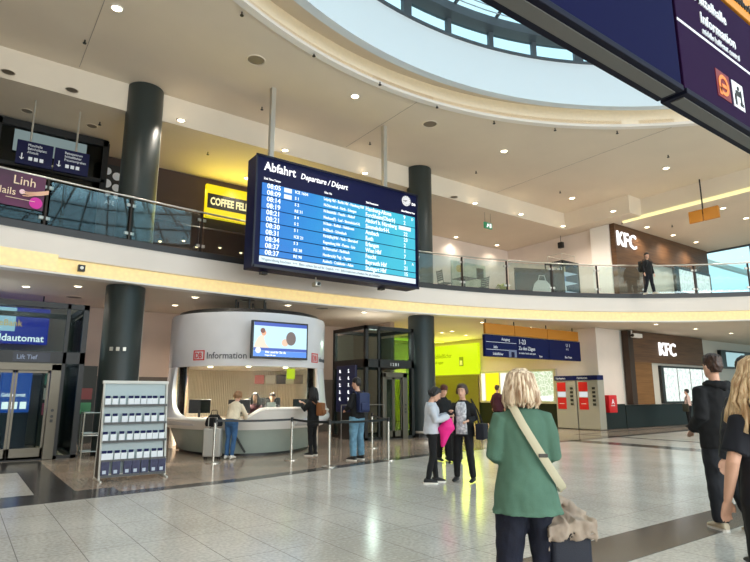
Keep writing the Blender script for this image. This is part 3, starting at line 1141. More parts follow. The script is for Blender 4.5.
        g = m.build('shirt', inner, root, local=True, smooth=True)
        sm = g.modifiers.new('thickness', 'SOLIDIFY')
        sm.thickness = 0.012
    return root, T, hd, S


def face_away(off=0):
    return -YAW + R(off)


D_NAVYJ = mat('dark_navy_denim', (14, 19, 38), 0.85, var=0.2, vscale=12, bump=0.3)
D_BLACKC = mat('black_cloth', (11, 11, 14), 0.85, var=0.25, vscale=8)
D_NAVYC = mat('dark_navy_cloth', (12, 14, 26), 0.85, var=0.2, vscale=8)
D_JEANS = mat('blue_jeans', (58, 96, 138), 0.85, var=0.2, vscale=10)
D_JEANS2 = mat('light_blue_jeans', (104, 144, 166), 0.85, var=0.2, vscale=10)
D_GREEN = mat('sage_green_knit', (80, 114, 96), 0.9, var=0.08, vscale=7, bump=0.25, bscale=160)
D_GREYJ = mat('light_grey_jacket', (196, 199, 206), 0.85, var=0.06)
D_CREAM = mat('cream_blouse', (228, 212, 184), 0.8, var=0.05)
D_MAROON = mat('maroon_cloth', (66, 22, 36), 0.85, var=0.1)
D_WHITEP = mat('patterned_white_shirt', (226, 226, 228), 0.8, col2=(150, 152, 160), vscale=22)
D_SHOE_B = mat('black_shoe', (22, 22, 24), 0.5)
D_SHOE_W = mat('white_shoe', (228, 222, 212), 0.6)
D_SHOE_C = mat('cream_shoe', (206, 190, 164), 0.7)
D_TEE = mat('dark_blue_tee', (12, 15, 26), 0.85, var=0.15)

# woman in the green cardigan, back to the camera
P_GREEN = (3.17, 2.64)
g_root, gT, ghd, gS = person('woman in a sage green cardigan with blond bob, seen from behind beside a suitcase', P_GREEN, face_away(0), 1.72, D_GREEN, D_NAVYJ, D_SHOE_B, H_BLOND,
                           arms={'L': ((-0.192, 0.0, 1.12), (-0.13, 0.2, 1.10)), 'R': ((0.192, 0.0, 1.12), (0.13, 0.2, 1.08))},
                           legs={'L': ((-0.12, 0.02, 0.49), (-0.15, -0.02, 0.085)), 'R': ((0.11, 0.02, 0.49), (0.135, -0.02, 0.085))},
                           w=0.97, hem=0.765, flare=0.05, sh=1.362, spread=0.010, hdz=-0.045, hair_style='bob', hair_len=1.50, vox=0.009, seed=3, top_name='cardigan', leg_t=0.03, top_t=0.02)
# strap of the shoulder bag, from the left side of the neck down to the right hip (bag itself is carried in front)
m = MB()
pts = []
for x, y, z in ((-0.07, 0.06, 1.43), (-0.088, 0.0, 1.475), (-0.088, -0.06, 1.466), (-0.07, -0.115, 1.41), (-0.035, -0.142, 1.33), (0.01, -0.150, 1.25), (0.06, -0.151, 1.165), (0.11, -0.148, 1.085), (0.165, -0.135, 1.0), (0.22, -0.09, 0.93), (0.25, 0.0, 0.90), (0.25, 0.12, 0.90)):
    pts.append(gT((x, y, z)))
M_STRAP = mat('beige_webbing', (196, 188, 160), 0.8, bump=0.3, bscale=200)
m.tube(pts, 0.027, n=8, ry=0.004, ref=(0.80, 0.0, 0.6))
bag = thing('shoulder_bag', (*P_GREEN, 0), 'pale beige shoulder bag with wide strap across the back of the green cardigan', 'bag', rz=face_away(0))
m.build('strap', M_STRAP, bag, local=True, smooth=True)
MB().rbox(0.06, 0.285, 0.20, 0.27, 0.72, 0.93, 0.02).build('pouch', M_STRAP, bag, local=True, smooth=True)
m = MB()
p = gT((0.085, -0.152, 1.135))
m.rbox(p.x - 0.03, p.x + 0.03, p.y - 0.008, p.y + 0.004, p.z - 0.012, p.z + 0.012, 0.004, None)
m.build('buckle', mat('dark_buckle', (60, 56, 48), 0.4), bag, local=True)

# dark-haired man in a black hooded jacket
person('tall man with short dark hair in a black hooded jacket, seen from behind', (7.26, 3.14), face_away(8), 1.97, D_BLACKC, mat('charcoal_cargo', (30, 32, 38), 0.85, var=0.2), D_SHOE_C, H_BROWN,
       arms={'L': ((-0.215, -0.03, 1.10), (-0.17, 0.16, 0.98)), 'R': ((0.215, -0.03, 1.10), (0.17, 0.16, 0.98))},
       legs={'L': ((-0.06, 0.06, 0.49), (-0.02, 0.10, 0.085)), 'R': ((0.11, 0.0, 0.48), (0.17, -0.13, 0.085))}, hood=True, w=1.12, sh=1.35, top_t=0.03, vox=0.010, seed=5, soles=D_SHOE_W, leg_t=0.03)
# blond woman cut by the frame edge
person('woman with long wavy golden blond hair in a dark short-sleeved top and black trousers', (4.17, 1.54), face_away(4), 1.745, D_TEE, D_BLACKC, D_SHOE_B, H_BLOND2,
       arms={'L': ((-0.235, -0.01, 1.10), (-0.22, 0.10, 0.86)), 'R': ((0.25, -0.03, 1.10), (0.22, 0.10, 0.90))}, sleeve=0.40, hair_style='long', hair_len=1.27, spread=0.075, vox=0.009, seed=8, w=0.98, top_name='tee_shirt')
person('dark-clothed person hidden between the tall man and the blond woman', (6.12, 2.34), face_away(-6), 1.86, mat('black_quilted_jacket', (24, 26, 34), 0.5, bump=0.8, bscale=22), D_BLACKC, D_SHOE_B, H_BLACK, seed=12, w=1.0)

# the two women talking in the middle of the hall
FX = px_floor(433, 483)
gr, gt, gh, gs = person('young person in a light grey jacket and black leggings looking down at a phone', FX, R(-128), 1.64, D_GREYJ, D_BLACKC, D_SHOE_B, H_BLACK,
       arms={'L': ((-0.22, 0.10, 1.14), (-0.09, 0.30, 1.20)), 'R': ((0.23, 0.06, 1.12), (0.09, 0.30, 1.18))}, head=(28, 0), hair_style='bun', hem=0.84, seed=14, soles=D_SHOE_W, face=True, top_t=0.03, leg_t=0.006,
       legs={'L': ((-0.09, 0.03, 0.49), (-0.10, 0.06, 0.085)), 'R': ((0.09, 0.0, 0.49), (0.11, -0.10, 0.085))})
BX = px_floor(465, 482)
br, bt, bh, bs = person('woman with brown hair tied back in a long black cardigan over a patterned shirt', BX, R(118), 1.68, D_BLACKC, D_BLACKC, D_SHOE_B, H_BROWN,
       arms={'L': ((-0.24, 0.02, 1.12), (-0.16, 0.24, 1.08)), 'R': ((0.23, 0.10, 1.16), (0.12, 0.33, 1.24))}, head=(6, 0), hair_style='bun', hem=0.80, seed=17, inner=D_WHITEP, face=True, w=1.05, leg_t=0.012, top_name='cardigan',
       legs={'L': ((-0.12, 0.03, 0.49), (-0.16, 0.0, 0.085)), 'R': ((0.12, 0.02, 0.49), (0.16, -0.02, 0.085))})
ph = thing('mobile_phone', (FX[0], FX[1], 0), 'small dark mobile phone held up by the person in light grey', 'phone', rz=R(-128))
MB().rbox(-0.038, 0.038, 0.37, 0.38, 1.12, 1.26, 0.004, Matrix.Translation((0, 0, 0))).build('case', D_SHOE_B, ph, local=True)
MB().box(-0.033, 0.033, 0.3685, 0.3695, 1.13, 1.25).build('screen', emit('phone_screen', (120, 130, 140), 0.5), ph, local=True)
# pink carrier bag hanging from the hand of the person in grey
M_PINK = mat('hot_pink_fabric', (236, 30, 136), 0.6, var=0.08, vscale=8)
pk = thing('carrier_bag', (FX[0], FX[1], 0), 'hot pink cloth bag hanging from the arm of the person in grey', 'bag', rz=R(-128))
m = MB()
rr = []
for z, a_, b_ in ((0.62, 0.02, 0.012), (0.66, 0.035, 0.02), (0.74, 0.045, 0.03), (0.84, 0.055, 0.045), (0.93, 0.085, 0.075), (0.99, 0.10, 0.06), (1.05, 0.07, 0.04), (1.12, 0.03, 0.02)):
    rr.append([Vector((0.10 + 1.1 * a_ * math.cos(2 * PI * i / 24) * (1 + 0.12 * math.sin(3 * i)), 0.22 + 0.25 * (z - 0.8) + 2.0 * b_ * math.sin(2 * PI * i / 24) * (1 + 0.1 * math.sin(5 * i)), z)) for i in range(24)])
m.loft(rr)
m.build('pouch', M_PINK, pk, local=True, smooth=True, ang=60)
MB().tube([(0.06, 0.27, 1.07), (0.07, 0.27, 1.16), (0.12, 0.27, 1.17), (0.14, 0.27, 1.06)], 0.010, n=8).build('handle', M_PINK, pk, local=True, smooth=True)
# dark shoulder bag of the woman in black
sb = thing('shoulder_bag', (BX[0], BX[1], 0), 'dark navy shoulder bag at the hip of the woman in the black cardigan', 'bag', rz=R(118))
MB().rbox(-0.42, -0.26, -0.14, 0.16, 0.74, 1.02, 0.035).build('pouch', D_NAVYC, sb, local=True, smooth=True)
MB().tube([(-0.33, -0.10, 1.0), (-0.25, -0.06, 1.25), (-0.15, -0.03, 1.44), (-0.24, 0.05, 1.25), (-0.33, 0.12, 1.0)], 0.014, n=8).build('strap', D_NAVYC, sb, local=True, smooth=True)

# man between them, further back, with a dark suitcase
MX = px_floor(444, 461)
person('man in black short-sleeved shirt standing behind the two women talking', MX, R(165), 1.72, D_BLACKC, D_BLACKC, D_SHOE_B, mat('hair_auburn', (80, 34, 24), 0.6), head=(24, 0), seed=20, face=True, skin=SKIN, sleeve=0.4)

# man with jeans and navy backpack in the queue
JX = px_floor(357, 460)
person('man in black jacket and light blue jeans waiting between the queue posts', JX, R(18), 1.88, D_BLACKC, D_JEANS2, D_SHOE_B, H_BLACK, head=(5, 10), seed=23, soles=D_SHOE_W, w=1.08, hem=0.84, leg_t=0.028,
       arms={'L': ((-0.24, 0.02, 1.12), (-0.14, 0.2, 1.05)), 'R': ((0.24, 0.0, 1.12), (0.16, 0.18, 1.02))}, legs={'L': ((-0.12, 0.02, 0.49), (-0.15, -0.02, 0.085)), 'R': ((0.12, 0.02, 0.49), (0.15, 0.0, 0.085))})
# woman in dark at the right end of the counter
WX = px_floor(312, 455.5)
person('woman in a dark coat at the information counter wearing a tan backpack', WX, R(28), 1.66, D_BLACKC, D_BLACKC, D_SHOE_B, H_BLACK, hair_style='long', hair_len=1.40, seed=26, soles=D_SHOE_W, hem=0.74,
       arms={'L': ((-0.2, 0.14, 1.16), (-0.1, 0.3, 1.32)), 'R': ((0.2, 0.14, 1.16), (0.08, 0.3, 1.30))}, leg_t=0.008)
# woman in cream leaning on the counter
CX = px_floor(230, 459)
person('woman in cream blouse and blue jeans leaning over the information counter', CX, R(-50), 1.62, D_CREAM, D_JEANS, D_SHOE_W, H_LBROWN, lean=24, head=(10, 0), hair_style='bun', seed=29, hem=0.93,
       arms={'L': ((-0.2, 0.22, 1.22), (-0.12, 0.42, 1.16)), 'R': ((0.24, 0.18, 1.18), (0.16, 0.38, 1.10))}, leg_t=0.008, legs={'L': ((-0.09, 0.03, 0.49), (-0.10, -0.02, 0.085)), 'R': ((0.07, 0.02, 0.49), (0.06, -0.03, 0.085))})

# person in maroon by the map cases, right of the green cardigan
person('person in maroon coat looking at the backlit map case on the wall', (18.2, 16.4), R(-80), 1.84, D_MAROON, D_BLACKC, D_SHOE_B, H_BROWN, seed=31, w=1.1, vox=0.014, hem=0.75)
# customer at the lower restaurant front
person('person in pale pink top looking at the menu boards of the restaurant', (28.0, 13.4), R(10), 1.7, mat('pale_pink_top', (216, 184, 172), 0.8), D_BLACKC, D_SHOE_B, H_BLACK, seed=33, vox=0.014, hem=0.9)
cb = thing('shoulder_bag', (28.0, 13.4, 0), 'dark olive bag carried by the person in pale pink', 'bag', rz=R(10))
MB().rbox(-0.42, -0.27, -0.12, 0.14, 0.7, 1.05, 0.04).build('pouch', mat('olive_bag', (44, 44, 30), 0.7), cb, local=True, smooth=True)
MB().tube([(-0.34, -0.08, 1.03), (-0.2, -0.03, 1.42), (-0.34, 0.1, 1.03)], 0.014, n=6).build('strap', MATS['olive_bag'], cb, local=True)
# man on the balcony
UX = px_floor(650, 294, 5.4)
person('man in dark jacket with backpack walking on the balcony in front of the restaurant', (21.9, 11.5), R(165), 1.68, D_BLACKC, D_NAVYC, D_SHOE_W, H_BLACK, z0=5.4, seed=36, vox=0.014, face=True,
       legs={'L': ((-0.10, 0.05, 0.49), (-0.12, 0.10, 0.085)), 'R': ((0.10, 0.0, 0.49), (0.12, -0.14, 0.085))})


def backpack(name_label, xy, rz, z, m, scale=1.0, cat='backpack', y0=-0.17):
    r_ = thing('backpack', (xy[0], xy[1], z), name_label, cat, rz=rz)
    MB().rbox(-0.15 * scale, 0.15 * scale, y0 - 0.17, y0, 0.0, 0.46 * scale, 0.05).build('sack', m, r_, local=True, smooth=True)
    MB().rbox(-0.11 * scale, 0.11 * scale, y0 - 0.215, y0 - 0.165, 0.04, 0.22 * scale, 0.025).build('pocket', m, r_, local=True, smooth=True)
    for s_ in (-1, 1):
        MB().tube([(s_ * 0.10, y0 + 0.01, 0.40 * scale), (s_ * 0.115, y0 + 0.09, 0.49 * scale), (s_ * 0.125, y0 + 0.20, 0.50 * scale), (s_ * 0.12, y0 + 0.31, 0.36 * scale), (s_ * 0.13, y0 + 0.22, 0.1)], 0.018, n=8, ry=0.009).build('strap', m, r_, local=True, smooth=True)
    return r_


backpack('navy blue backpack on the man in light blue jeans', JX, R(18) - R(20), 1.10, mat('navy_backpack', (20, 36, 78), 0.6))
backpack('small tan leather backpack on the woman in the dark coat', WX, R(28), 0.98, mat('tan_leather', (146, 92, 52), 0.5), 0.72, y0=-0.15)
backpack('black backpack on the man walking on the balcony', (21.9, 11.5), R(165), 6.35, mat('black_backpack', (22, 26, 24), 0.6))


def suitcase(label, xy, rz, w_, d_, h_, m, handle=0.0):
    r_ = thing('suitcase', (xy[0], xy[1], 0), label, 'suitcase', rz=rz)
    MB().rbox(-w_ / 2, w_ / 2, -d_ / 2, d_ / 2, 0.06, h_, 0.035, seg=3).build('shell', m, r_, local=True, smooth=True)
    MB().box(-w_ / 2 - 0.003, w_ / 2 + 0.003, -0.008, 0.008, 0.10, h_ - 0.04).build('zip', M_DARK, r_, local=True)
    for x in (-1, 1):
        for y in (-1, 1):
            a_, b_ = x * (w_ / 2 - 0.05), y * (d_ / 2 - 0.05)
            wh = MB().cyl(0, 0, -0.012, 0.012, 0.03, n=14, M=Matrix.Translation((a_, b_, 0.03)) @ Matrix.Rotation(R(90), 4, 'Y')).build('wheel', M_BLACK, r_, local=True)
            MB().box(a_ - 0.02, a_ + 0.02, b_ - 0.02, b_ + 0.02, 0.045, 0.07).build('axle_housing', M_DARK, wh, local=True)
    MB().tube([(-0.08, 0, h_), (-0.07, 0, h_ + 0.03), (0.07, 0, h_ + 0.03), (0.08, 0, h_)], 0.011, n=8).build('carry_handle', M_DARK, r_, local=True, smooth=True)
    if handle:
        m_ = MB()
        y_ = -d_ / 2 + 0.03
        m_.tube([(-0.10, y_, h_ - 0.02), (-0.10, y_, h_ + handle), (0.10, y_, h_ + handle), (0.10, y_, h_ - 0.02)], 0.009, n=8)
        m_.build('telescopic_handle', M_ALU, r_, local=True, smooth=True)
    return r_


SX = (3.385, 2.50)
suitcase('dark navy suitcase beside the woman in the green cardigan', SX, face_away(4), 0.27, 0.20, 0.68, mat('navy_suitcase', (12, 18, 36), 0.6, bump=0.2, bscale=120), 0.0)
# crumpled beige jacket lying on the suitcase
m = MB()
NU, NV = 56, 46
rings = []
for i in range(NU + 1):
    row = []
    for j in range(NV + 1):
        u_, v_ = -0.22 + 0.40 * i / NU, -0.20 + 0.29 * j / NV
        ed = 0.12 + 0.05 * noise.noise(Vector((u_ * 9, v_ * 9, 7)))
        x_, y_, z_ = u_, v_, 0.70
        hx_, hy_ = 0.140, 0.105
        dx_, dy_ = max(0, abs(u_) - hx_), max(0, abs(v_) - hy_)
        x_ = max(-hx_, min(hx_, u_)) + math.copysign(min(dx_, 0.02) + dx_ * 0.06, u_)
        y_ = max(-hy_, min(hy_, v_)) + math.copysign(min(dy_, 0.02) + dy_ * 0.06, v_)
        drop = max(0, dx_ - 0.015) + max(0, dy_ - 0.015)
        q = Vector((u_ * 15 + v_ * 5, v_ * 12, 1.3))
        rid = 1 - abs(noise.noise(q)) * 2
        hump = math.exp(-((u_ + 0.06) ** 2 + (v_ - 0.0) ** 2) / 0.008) * 0.085 + math.exp(-((u_ - 0.09) ** 2 + (v_ + 0.03) ** 2) / 0.006) * 0.04
        z_ = z_ - drop * (0.95 + 0.25 * noise.noise(Vector((u_ * 5, v_ * 5, 9)))) + (0.045 * max(0, rid) + hump if drop < 0.02 else 0.0)
        if drop >= 0.0:
            k_ = 0.022 * math.sin((u_ - v_) * 46) * min(1, drop * 9)
            x_ += k_ * (1 if dx_ > 0 else 0)
            y_ += k_ * (1 if dy_ > 0 else 0) - (0.012 * max(0, rid) if dy_ > 0 else 0)
        row.append(Vector((x_, y_, z_)))
    rings.append(row)
cen = Vector((0, 0, 0.5))
m.loft([row + [p + (cen - p).normalized() * 0.02 for p in reversed(row)] for row in rings])
m.tube([(-0.12, -0.05, 0.77), (-0.07, -0.02, 0.82), (-0.02, 0.02, 0.85), (0.04, 0.0, 0.81), (0.10, -0.06, 0.765)], [0.03, 0.038, 0.034, 0.036, 0.024], n=12, ry=[0.02, 0.026, 0.024, 0.024, 0.014])
m.tube([(-0.16, 0.03, 0.755), (-0.06, 0.05, 0.80), (0.05, 0.04, 0.775), (0.15, 0.0, 0.75)], [0.03, 0.04, 0.036, 0.024], n=12, ry=[0.016, 0.022, 0.02, 0.014])
jk_root = thing('folded_jacket', (*SX, 0), 'crumpled beige jacket lying on top of the navy suitcase', 'jacket', rz=face_away(4))
finish(m, 'cloth', mat('beige_cotton', (176, 160, 142), 0.9, col2=(136, 120, 108), vscale=6), jk_root, 0.008, disp=(0.008, 22, 2), smooth_it=2)
suitcase('black suitcase standing behind the two women talking', (MX[0] - 0.05, MX[1] - 0.42), R(30), 0.42, 0.26, 0.66, D_BLACKC, 0.2)
KX = px_floor(212, 459)
suitcase('pale silver suitcase standing next to the woman in cream', KX, R(-36), 0.42, 0.26, 0.72, mat('silver_suitcase', (176, 172, 164), 0.4), 0.25)
hb_ = thing('handbag', (KX[0], KX[1], 0.76), 'black handbag resting on the pale silver suitcase', 'bag', rz=R(-36))
m = MB()
m.loft([[Vector((a_ * math.cos(2 * PI * i / 20), 0.09 * b_ * math.sin(2 * PI * i / 20), z)) for i in range(20)] for z, a_, b_ in ((0.0, 0.2, 1), (0.06, 0.22, 1.1), (0.18, 0.19, 0.9), (0.25, 0.13, 0.5), (0.28, 0.10, 0.2))])
m.build('pouch', D_BLACKC, hb_, local=True, smooth=True, ang=60)
MB().tube([(-0.08, 0, 0.26), (-0.06, 0, 0.38), (0.06, 0, 0.38), (0.08, 0, 0.26)], 0.010, n=8).build('handle', D_BLACKC, hb_, local=True, smooth=True)

# ================================================================ FITTINGS AND OBJECTS
def T_front(m, txt, size, x, y, z, sx=1.0, align='LEFT', bold=0.0, ext=0.004, shear=0.0):
    return m.text(txt, size, front(x, y, z), sx, ext, align, bold, shear)


# ---------------------------------------------------------------- departure board
BV = 13.70
brd = thing('departure_board', (8.8, 14.0, 4.84), 'large navy hanging departure board headed Abfahrt with blue timetable rows', 'departure board')
MB().rbox(5.94, 11.68, 13.71, 14.30, 4.84, 8.02, 0.03).build('housing', M_NAVY, brd)
m = MB()
m.box(5.94, 11.68, BV - 0.03, BV, 7.98, 8.03); m.box(5.94, 11.68, BV - 0.03, BV, 4.83, 4.9)
m.box(5.92, 5.97, BV - 0.03, BV, 4.83, 8.03); m.box(11.65, 11.7, BV - 0.03, BV, 4.83, 8.03)
m.build('front_frame', mat('board_frame', (8, 12, 40), 0.4), brd)


def lcd_mat():
    m = bpy.data.materials.new('lcd_blue_rows')
    m.use_nodes = True
    nt = m.node_tree
    b = nt.nodes['Principled BSDF']
    b.inputs['Base Color'].default_value = (0.01, 0.01, 0.02, 1)
    b.inputs['Roughness'].default_value = 0.25
    g = nt.nodes.new('ShaderNodeTexCoord')
    sep = nt.nodes.new('ShaderNodeSeparateXYZ')
    nt.links.new(g.outputs['Object'], sep.inputs[0])
    mr = nt.nodes.new('ShaderNodeMapRange')
    mr.inputs['From Min'].default_value = -2.8
    mr.inputs['From Max'].default_value = 2.8
    nt.links.new(sep.outputs['X'], mr.inputs['Value'])
    n = nt.nodes.new('ShaderNodeTexNoise')
    n.inputs['Scale'].default_value = 0.9
    nt.links.new(g.outputs['Object'], n.inputs['Vector'])
    ad = nt.nodes.new('ShaderNodeMath')
    ad.operation = 'MULTIPLY_ADD'
    ad.inputs[1].default_value = 0.35
    nt.links.new(n.outputs['Fac'], ad.inputs[0])
    nt.links.new(mr.outputs['Result'], ad.inputs[2])
    r = nt.nodes.new('ShaderNodeValToRGB')
    r.color_ramp.elements[0].position = 0.15
    r.color_ramp.elements[0].color = rgb((40, 110, 200))
    r.color_ramp.elements[1].position = 1.1 if False else 1.0
    r.color_ramp.elements[1].color = rgb((60, 184, 208))
    e = r.color_ramp.elements.new(0.55)
    e.color = rgb((34, 136, 206))
    nt.links.new(ad.outputs[0], r.inputs['Fac'])
    nt.links.new(r.outputs['Color'], b.inputs['Emission Color'])
    b.inputs['Emission Strength'].default_value = 0.95
    return m


M_LCD = lcd_mat()
M_TXT = emit('screen_white_text', (236, 246, 255), 1.15)
ROWS = [('08:05', 'ICE 1604', 'Leipzig Hbf - Berlin Hbf - Hamburg Hbf', 'Hamburg-Altona', '9', 'D'),
        ('08:09', 'S 1', 'N-Dürrenhof - Fürth - Erlangen', 'Forchheim(Oberfr)', '2', ''),
        ('08:14', 'S 2', 'N-Steinbühl - Feucht - Altdorf', 'Altdorf b. Nürnberg', '1', ''),
        ('08:19', 'RE 31', 'Neuhaus(P) - Lauf - Simmelsdorf-H.', 'Simmelsdorf-H.', '22', ''),
        ('08:21', 'S 4', 'N-Stein - Roßtal - Heilsbronn', 'Ansbach', '23', ''),
        ('08:21', 'S 2', 'N-Eibach - Schwabach', 'Roth', '2', ''),
        ('08:30', 'S 1', 'Fürth(Bay)Hbf - Vach - Eltersdorf', 'Erlangen', '1', ''),
        ('08:31', 'ICE 21', 'Regensburg Hbf - Passau - Linz', 'Wien Hbf', '7', ''),
        ('08:34', 'S 3', 'N-Dürrenhof - Fischbach', 'Feucht', '3', 'A'),
        ('08:37', 'RE 38', 'Hersbruck(r Peg) - Pegnitz', 'Bayreuth Hbf', '21', ''),
        ('08:37', 'RE 90', 'Ansbach - Crailsheim - Aalen', 'Stuttgart Hbf', '15', '')]
ZT, ZB = 7.24, 5.17
RH = (ZT - ZB) / 11
LX0, LX1 = 6.13, 11.56
k = 0
for pair in range(6):
    n_ = 2 if pair < 5 else 1
    z1 = ZT - k * RH
    z0 = z1 - n_ * RH
    p = MB().box(LX0, LX1, BV - 0.018, BV + 0.01, z0 + 0.016, z1 - 0.016).build('display_row', M_LCD, brd)
    for q in range(n_):
        t_, tn, vi, de, g_, sec = ROWS[k]
        zb = ZT - (k + 1) * RH + 0.035
        tm, tr_, via, dst, pl = MB(), MB(), MB(), MB(), MB()
        T_front(tm, t_, 0.20, LX0 + 0.14, BV - 0.022, zb, 0.95, bold=0.006)
        T_front(tr_, tn, 0.12, LX0 + 1.0, BV - 0.022, zb + 0.03, 0.95, bold=0.003)
        T_front(via, vi, 0.125, LX0 + 1.95, BV - 0.022, zb + 0.03, 0.72, bold=0.003)
        T_front(dst, de, 0.19, LX0 + 3.45, BV - 0.022, zb, 0.78, bold=0.006)
        T_front(pl, g_, 0.18, LX0 + 4.95, BV - 0.022, zb, 0.9, bold=0.004)
        if sec:
            T_front(MB(), sec, 0.12, LX0 + 5.28, BV - 0.022, zb, 0.9).build('section_lettering', M_TXT, p)
        tm.build('time_lettering', M_TXT, p)
        tr_.build('train_lettering', M_TXT, p)
        via.build('via_lettering', M_TXT, p)
        dst.build('destination_lettering', M_TXT, p)
        pl.build('platform_lettering', M_TXT, p)
        k += 1
M_WB = emit('screen_white_box', (225, 235, 250), 1.0)
for zz in (0, 1):
    MB().box(LX0 + 0.66, LX0 + 0.9, BV - 0.022, BV - 0.018, ZT - (zz + 1) * RH + 0.03, ZT - zz * RH - 0.03).build('delay_marker', M_WB, brd)
MB().box(LX0 + 4.75, LX0 + 5.25, BV - 0.0215, BV - 0.018, ZT - 3 * RH + 0.03, ZT - 2 * RH - 0.03).build('platform_marker', M_WB, brd)
MB().box(LX0, LX1, BV - 0.018, BV + 0.01, ZB - 0.17, ZB - 0.012).build('ticker_strip', emit('ticker_white', (214, 232, 240), 1.0), brd)
tk = MB()
T_front(tk, 'Wagenreihung beachten  +++  Bitte achten Sie auf Ihr Gepäck  +++  Informationen erhalten Sie am Schalter', 0.10, LX0 + 0.05, BV - 0.022, ZB - 0.13, 0.9)
tk.build('ticker_text', mat('ticker_grey_text', (110, 130, 140), 0.6), brd)
hd_ = MB()
T_front(hd_, 'Abfahrt', 0.36, 6.17, BV - 0.01, 7.60, 0.88, bold=0.010)
T_front(hd_, 'Departure / Départ', 0.24, 7.30, BV - 0.01, 7.60, 0.84, bold=0.005, shear=0.25)
for x, t_ in ((6.17, 'Zeit Time Temps'), (8.1, 'Über Via'), (9.6, 'Ziel Destination'), (11.0, 'Gleis Platform Voie')):
    T_front(MB(), t_, 0.085, x, BV - 0.01, 7.33, 0.85).build('column_caption', M_LETTER_LIT, brd)
hd_.build('header_text', M_LETTER_LIT, brd)
m = MB()
M_ = Matrix.Translation((11.2, BV - 0.01, 7.72)) @ Matrix.Rotation(R(90), 4, 'X')
m.cyl(0, 0, 0, 0.03, 0.17, n=36, M=M_)
clk = m.build('clock_face', emit('clock_white', (236, 236, 236), 0.8), brd)
m = MB()
for i in range(12):
    m.box(-0.006, 0.006, 0.125, 0.155, 0.03, 0.034, M_ @ Matrix.Rotation(i * PI / 6, 4, 'Z'))
m.box(-0.011, 0.011, -0.02, 0.09, 0.03, 0.036, M_ @ Matrix.Rotation(R(118), 4, 'Z'))
m.box(-0.008, 0.008, -0.02, 0.135, 0.034, 0.04, M_ @ Matrix.Rotation(R(95), 4, 'Z'))
m.build('clock_hand', M_BLACK, clk)
T_front(MB(), 'DB', 0.12, 11.44, BV - 0.012, 7.62, 1.0, bold=0.004).build('corner_mark', M_LETTER_LIT, brd)
for x in (6.49, 10.55):
    MB().rbox(x - 0.07, x + 0.07, 13.93, 14.07, 8.02, Z_HI - 0.002, 0.008).build('suspension_pole', M_ALU, brd)
    MB().rbox(x - 0.09, x + 0.09, 14.1, 14.28, 4.76, 4.84, 0.01).build('foot_bracket', M_DARK, brd)
cam_o = thing('security_camera', (8.05, 14.0, 4.62), 'small dome-less security camera on a bracket under the departure board', 'camera')
MB().cyl(8.05, 14.0, 4.66, 4.838, 0.02, n=10).build('bracket', M_ALU, cam_o)
MB().rbox(7.95, 8.12, 13.82, 14.06, 4.56, 4.68, 0.02).build('housing', M_ALU, cam_o, smooth=True)
MB().cyl(0, 0, 0, 0.05, 0.045, n=16, M=Matrix.Translation((8.04, 13.83, 4.62)) @ Matrix.Rotation(R(90), 4, 'X')).build('lens', M_BLACK, cam_o)

# ---------------------------------------------------------------- near hanging sign, upper right corner of the view
SV = 1.60
sg = thing('hanging_sign', (4.6, 1.75, 3.56), 'large dark violet hanging direction sign reading Mittelhalle Information close overhead', 'sign')
M_VIOLET = mat('sign_violet', (32, 4, 46), 0.7, spec=0.1)
M_SNAVY = mat('sign_dark_navy', (5, 5, 52), 0.7, spec=0.1)
for x0, x1, mm in ((1.30, 3.72, M_SNAVY), (3.76, 7.2, M_VIOLET)):
    pn = MB().rbox(x0, x1, SV, SV + 0.16, 3.58, 4.62, 0.008).build('sign_panel', mm, sg)
    MB().rbox(x0, x1, SV - 0.012, SV + 0.172, 3.54, 3.58, 0.006).build('bottom_rail', mat('sign_rail_navy', (14, 15, 34), 0.6, spec=0.2), pn)
    MB().box(x0 + 0.04, x1 - 0.04, SV + 0.03, SV + 0.12, 3.532, 3.541).build('light_channel', mat('rail_grey', (104, 102, 98), 0.6), pn)
m = MB()
T_front(m, 'Mittelhalle', 0.125, 4.07, SV - 0.004, 4.40, 1.0, bold=0.003)
T_front(m, 'Information', 0.125, 4.13, SV - 0.004, 4.24, 1.0, bold=0.003)
T_front(m, 'middle hall/east central', 0.075, 4.14, SV - 0.004, 4.15, 0.9)
m.box(3.76, 7.2, SV - 0.003, SV + 0.001, 4.10, 4.12)
m.build('sign_text', M_LETTER, sg)
MB().box(4.28, 4.50, SV - 0.005, SV + 0.001, 3.70, 3.92).build('red_pictogram_panel', mat('pictogram_red', (120, 22, 30), 0.4), sg)
m = MB()
Mq = front(4.39, SV - 0.006, 3.81)
m.lathe(0, 0, [(0.055, 0), (0.085, 0), (0.085, 0.003), (0.055, 0.003)], n=24, M=Mq, ring=True)
m.box(-0.03, 0.05, -0.02, 0.01, 0, 0.003, Mq)
m.box(-0.08, -0.04, -0.09, -0.03, 0, 0.003, Mq)
m.build('red_pictogram', mat('pictogram_orange', (236, 130, 60), 0.5), sg)
MB().box(4.55, 4.74, SV - 0.005, SV + 0.001, 3.70, 3.92).build('white_pictogram_panel', M_LETTER, sg)
m = MB()
Mq = front(4.645, SV - 0.007, 3.81)
m.cyl(0.0, 0.06, 0, 0.003, 0.018, n=14, M=Mq)
m.box(-0.05, 0.02, -0.01, 0.035, 0, 0.003, Mq)
m.box(-0.07, -0.045, -0.09, 0.0, 0, 0.003, Mq)
m.box(0.015, 0.07, -0.08, -0.055, 0, 0.003, Mq)
m.box(0.03, 0.05, -0.06, 0.05, 0, 0.003, Mq)
m.build('white_pictogram', M_BLACK, sg)
m = MB()
m.rbox(4.42, 7.2, SV + 0.0, SV + 0.16, 4.66, 5.05, 0.008)
m.build('orange_sign_panel', mat('sign_orange', (214, 138, 40), 0.4), sg)
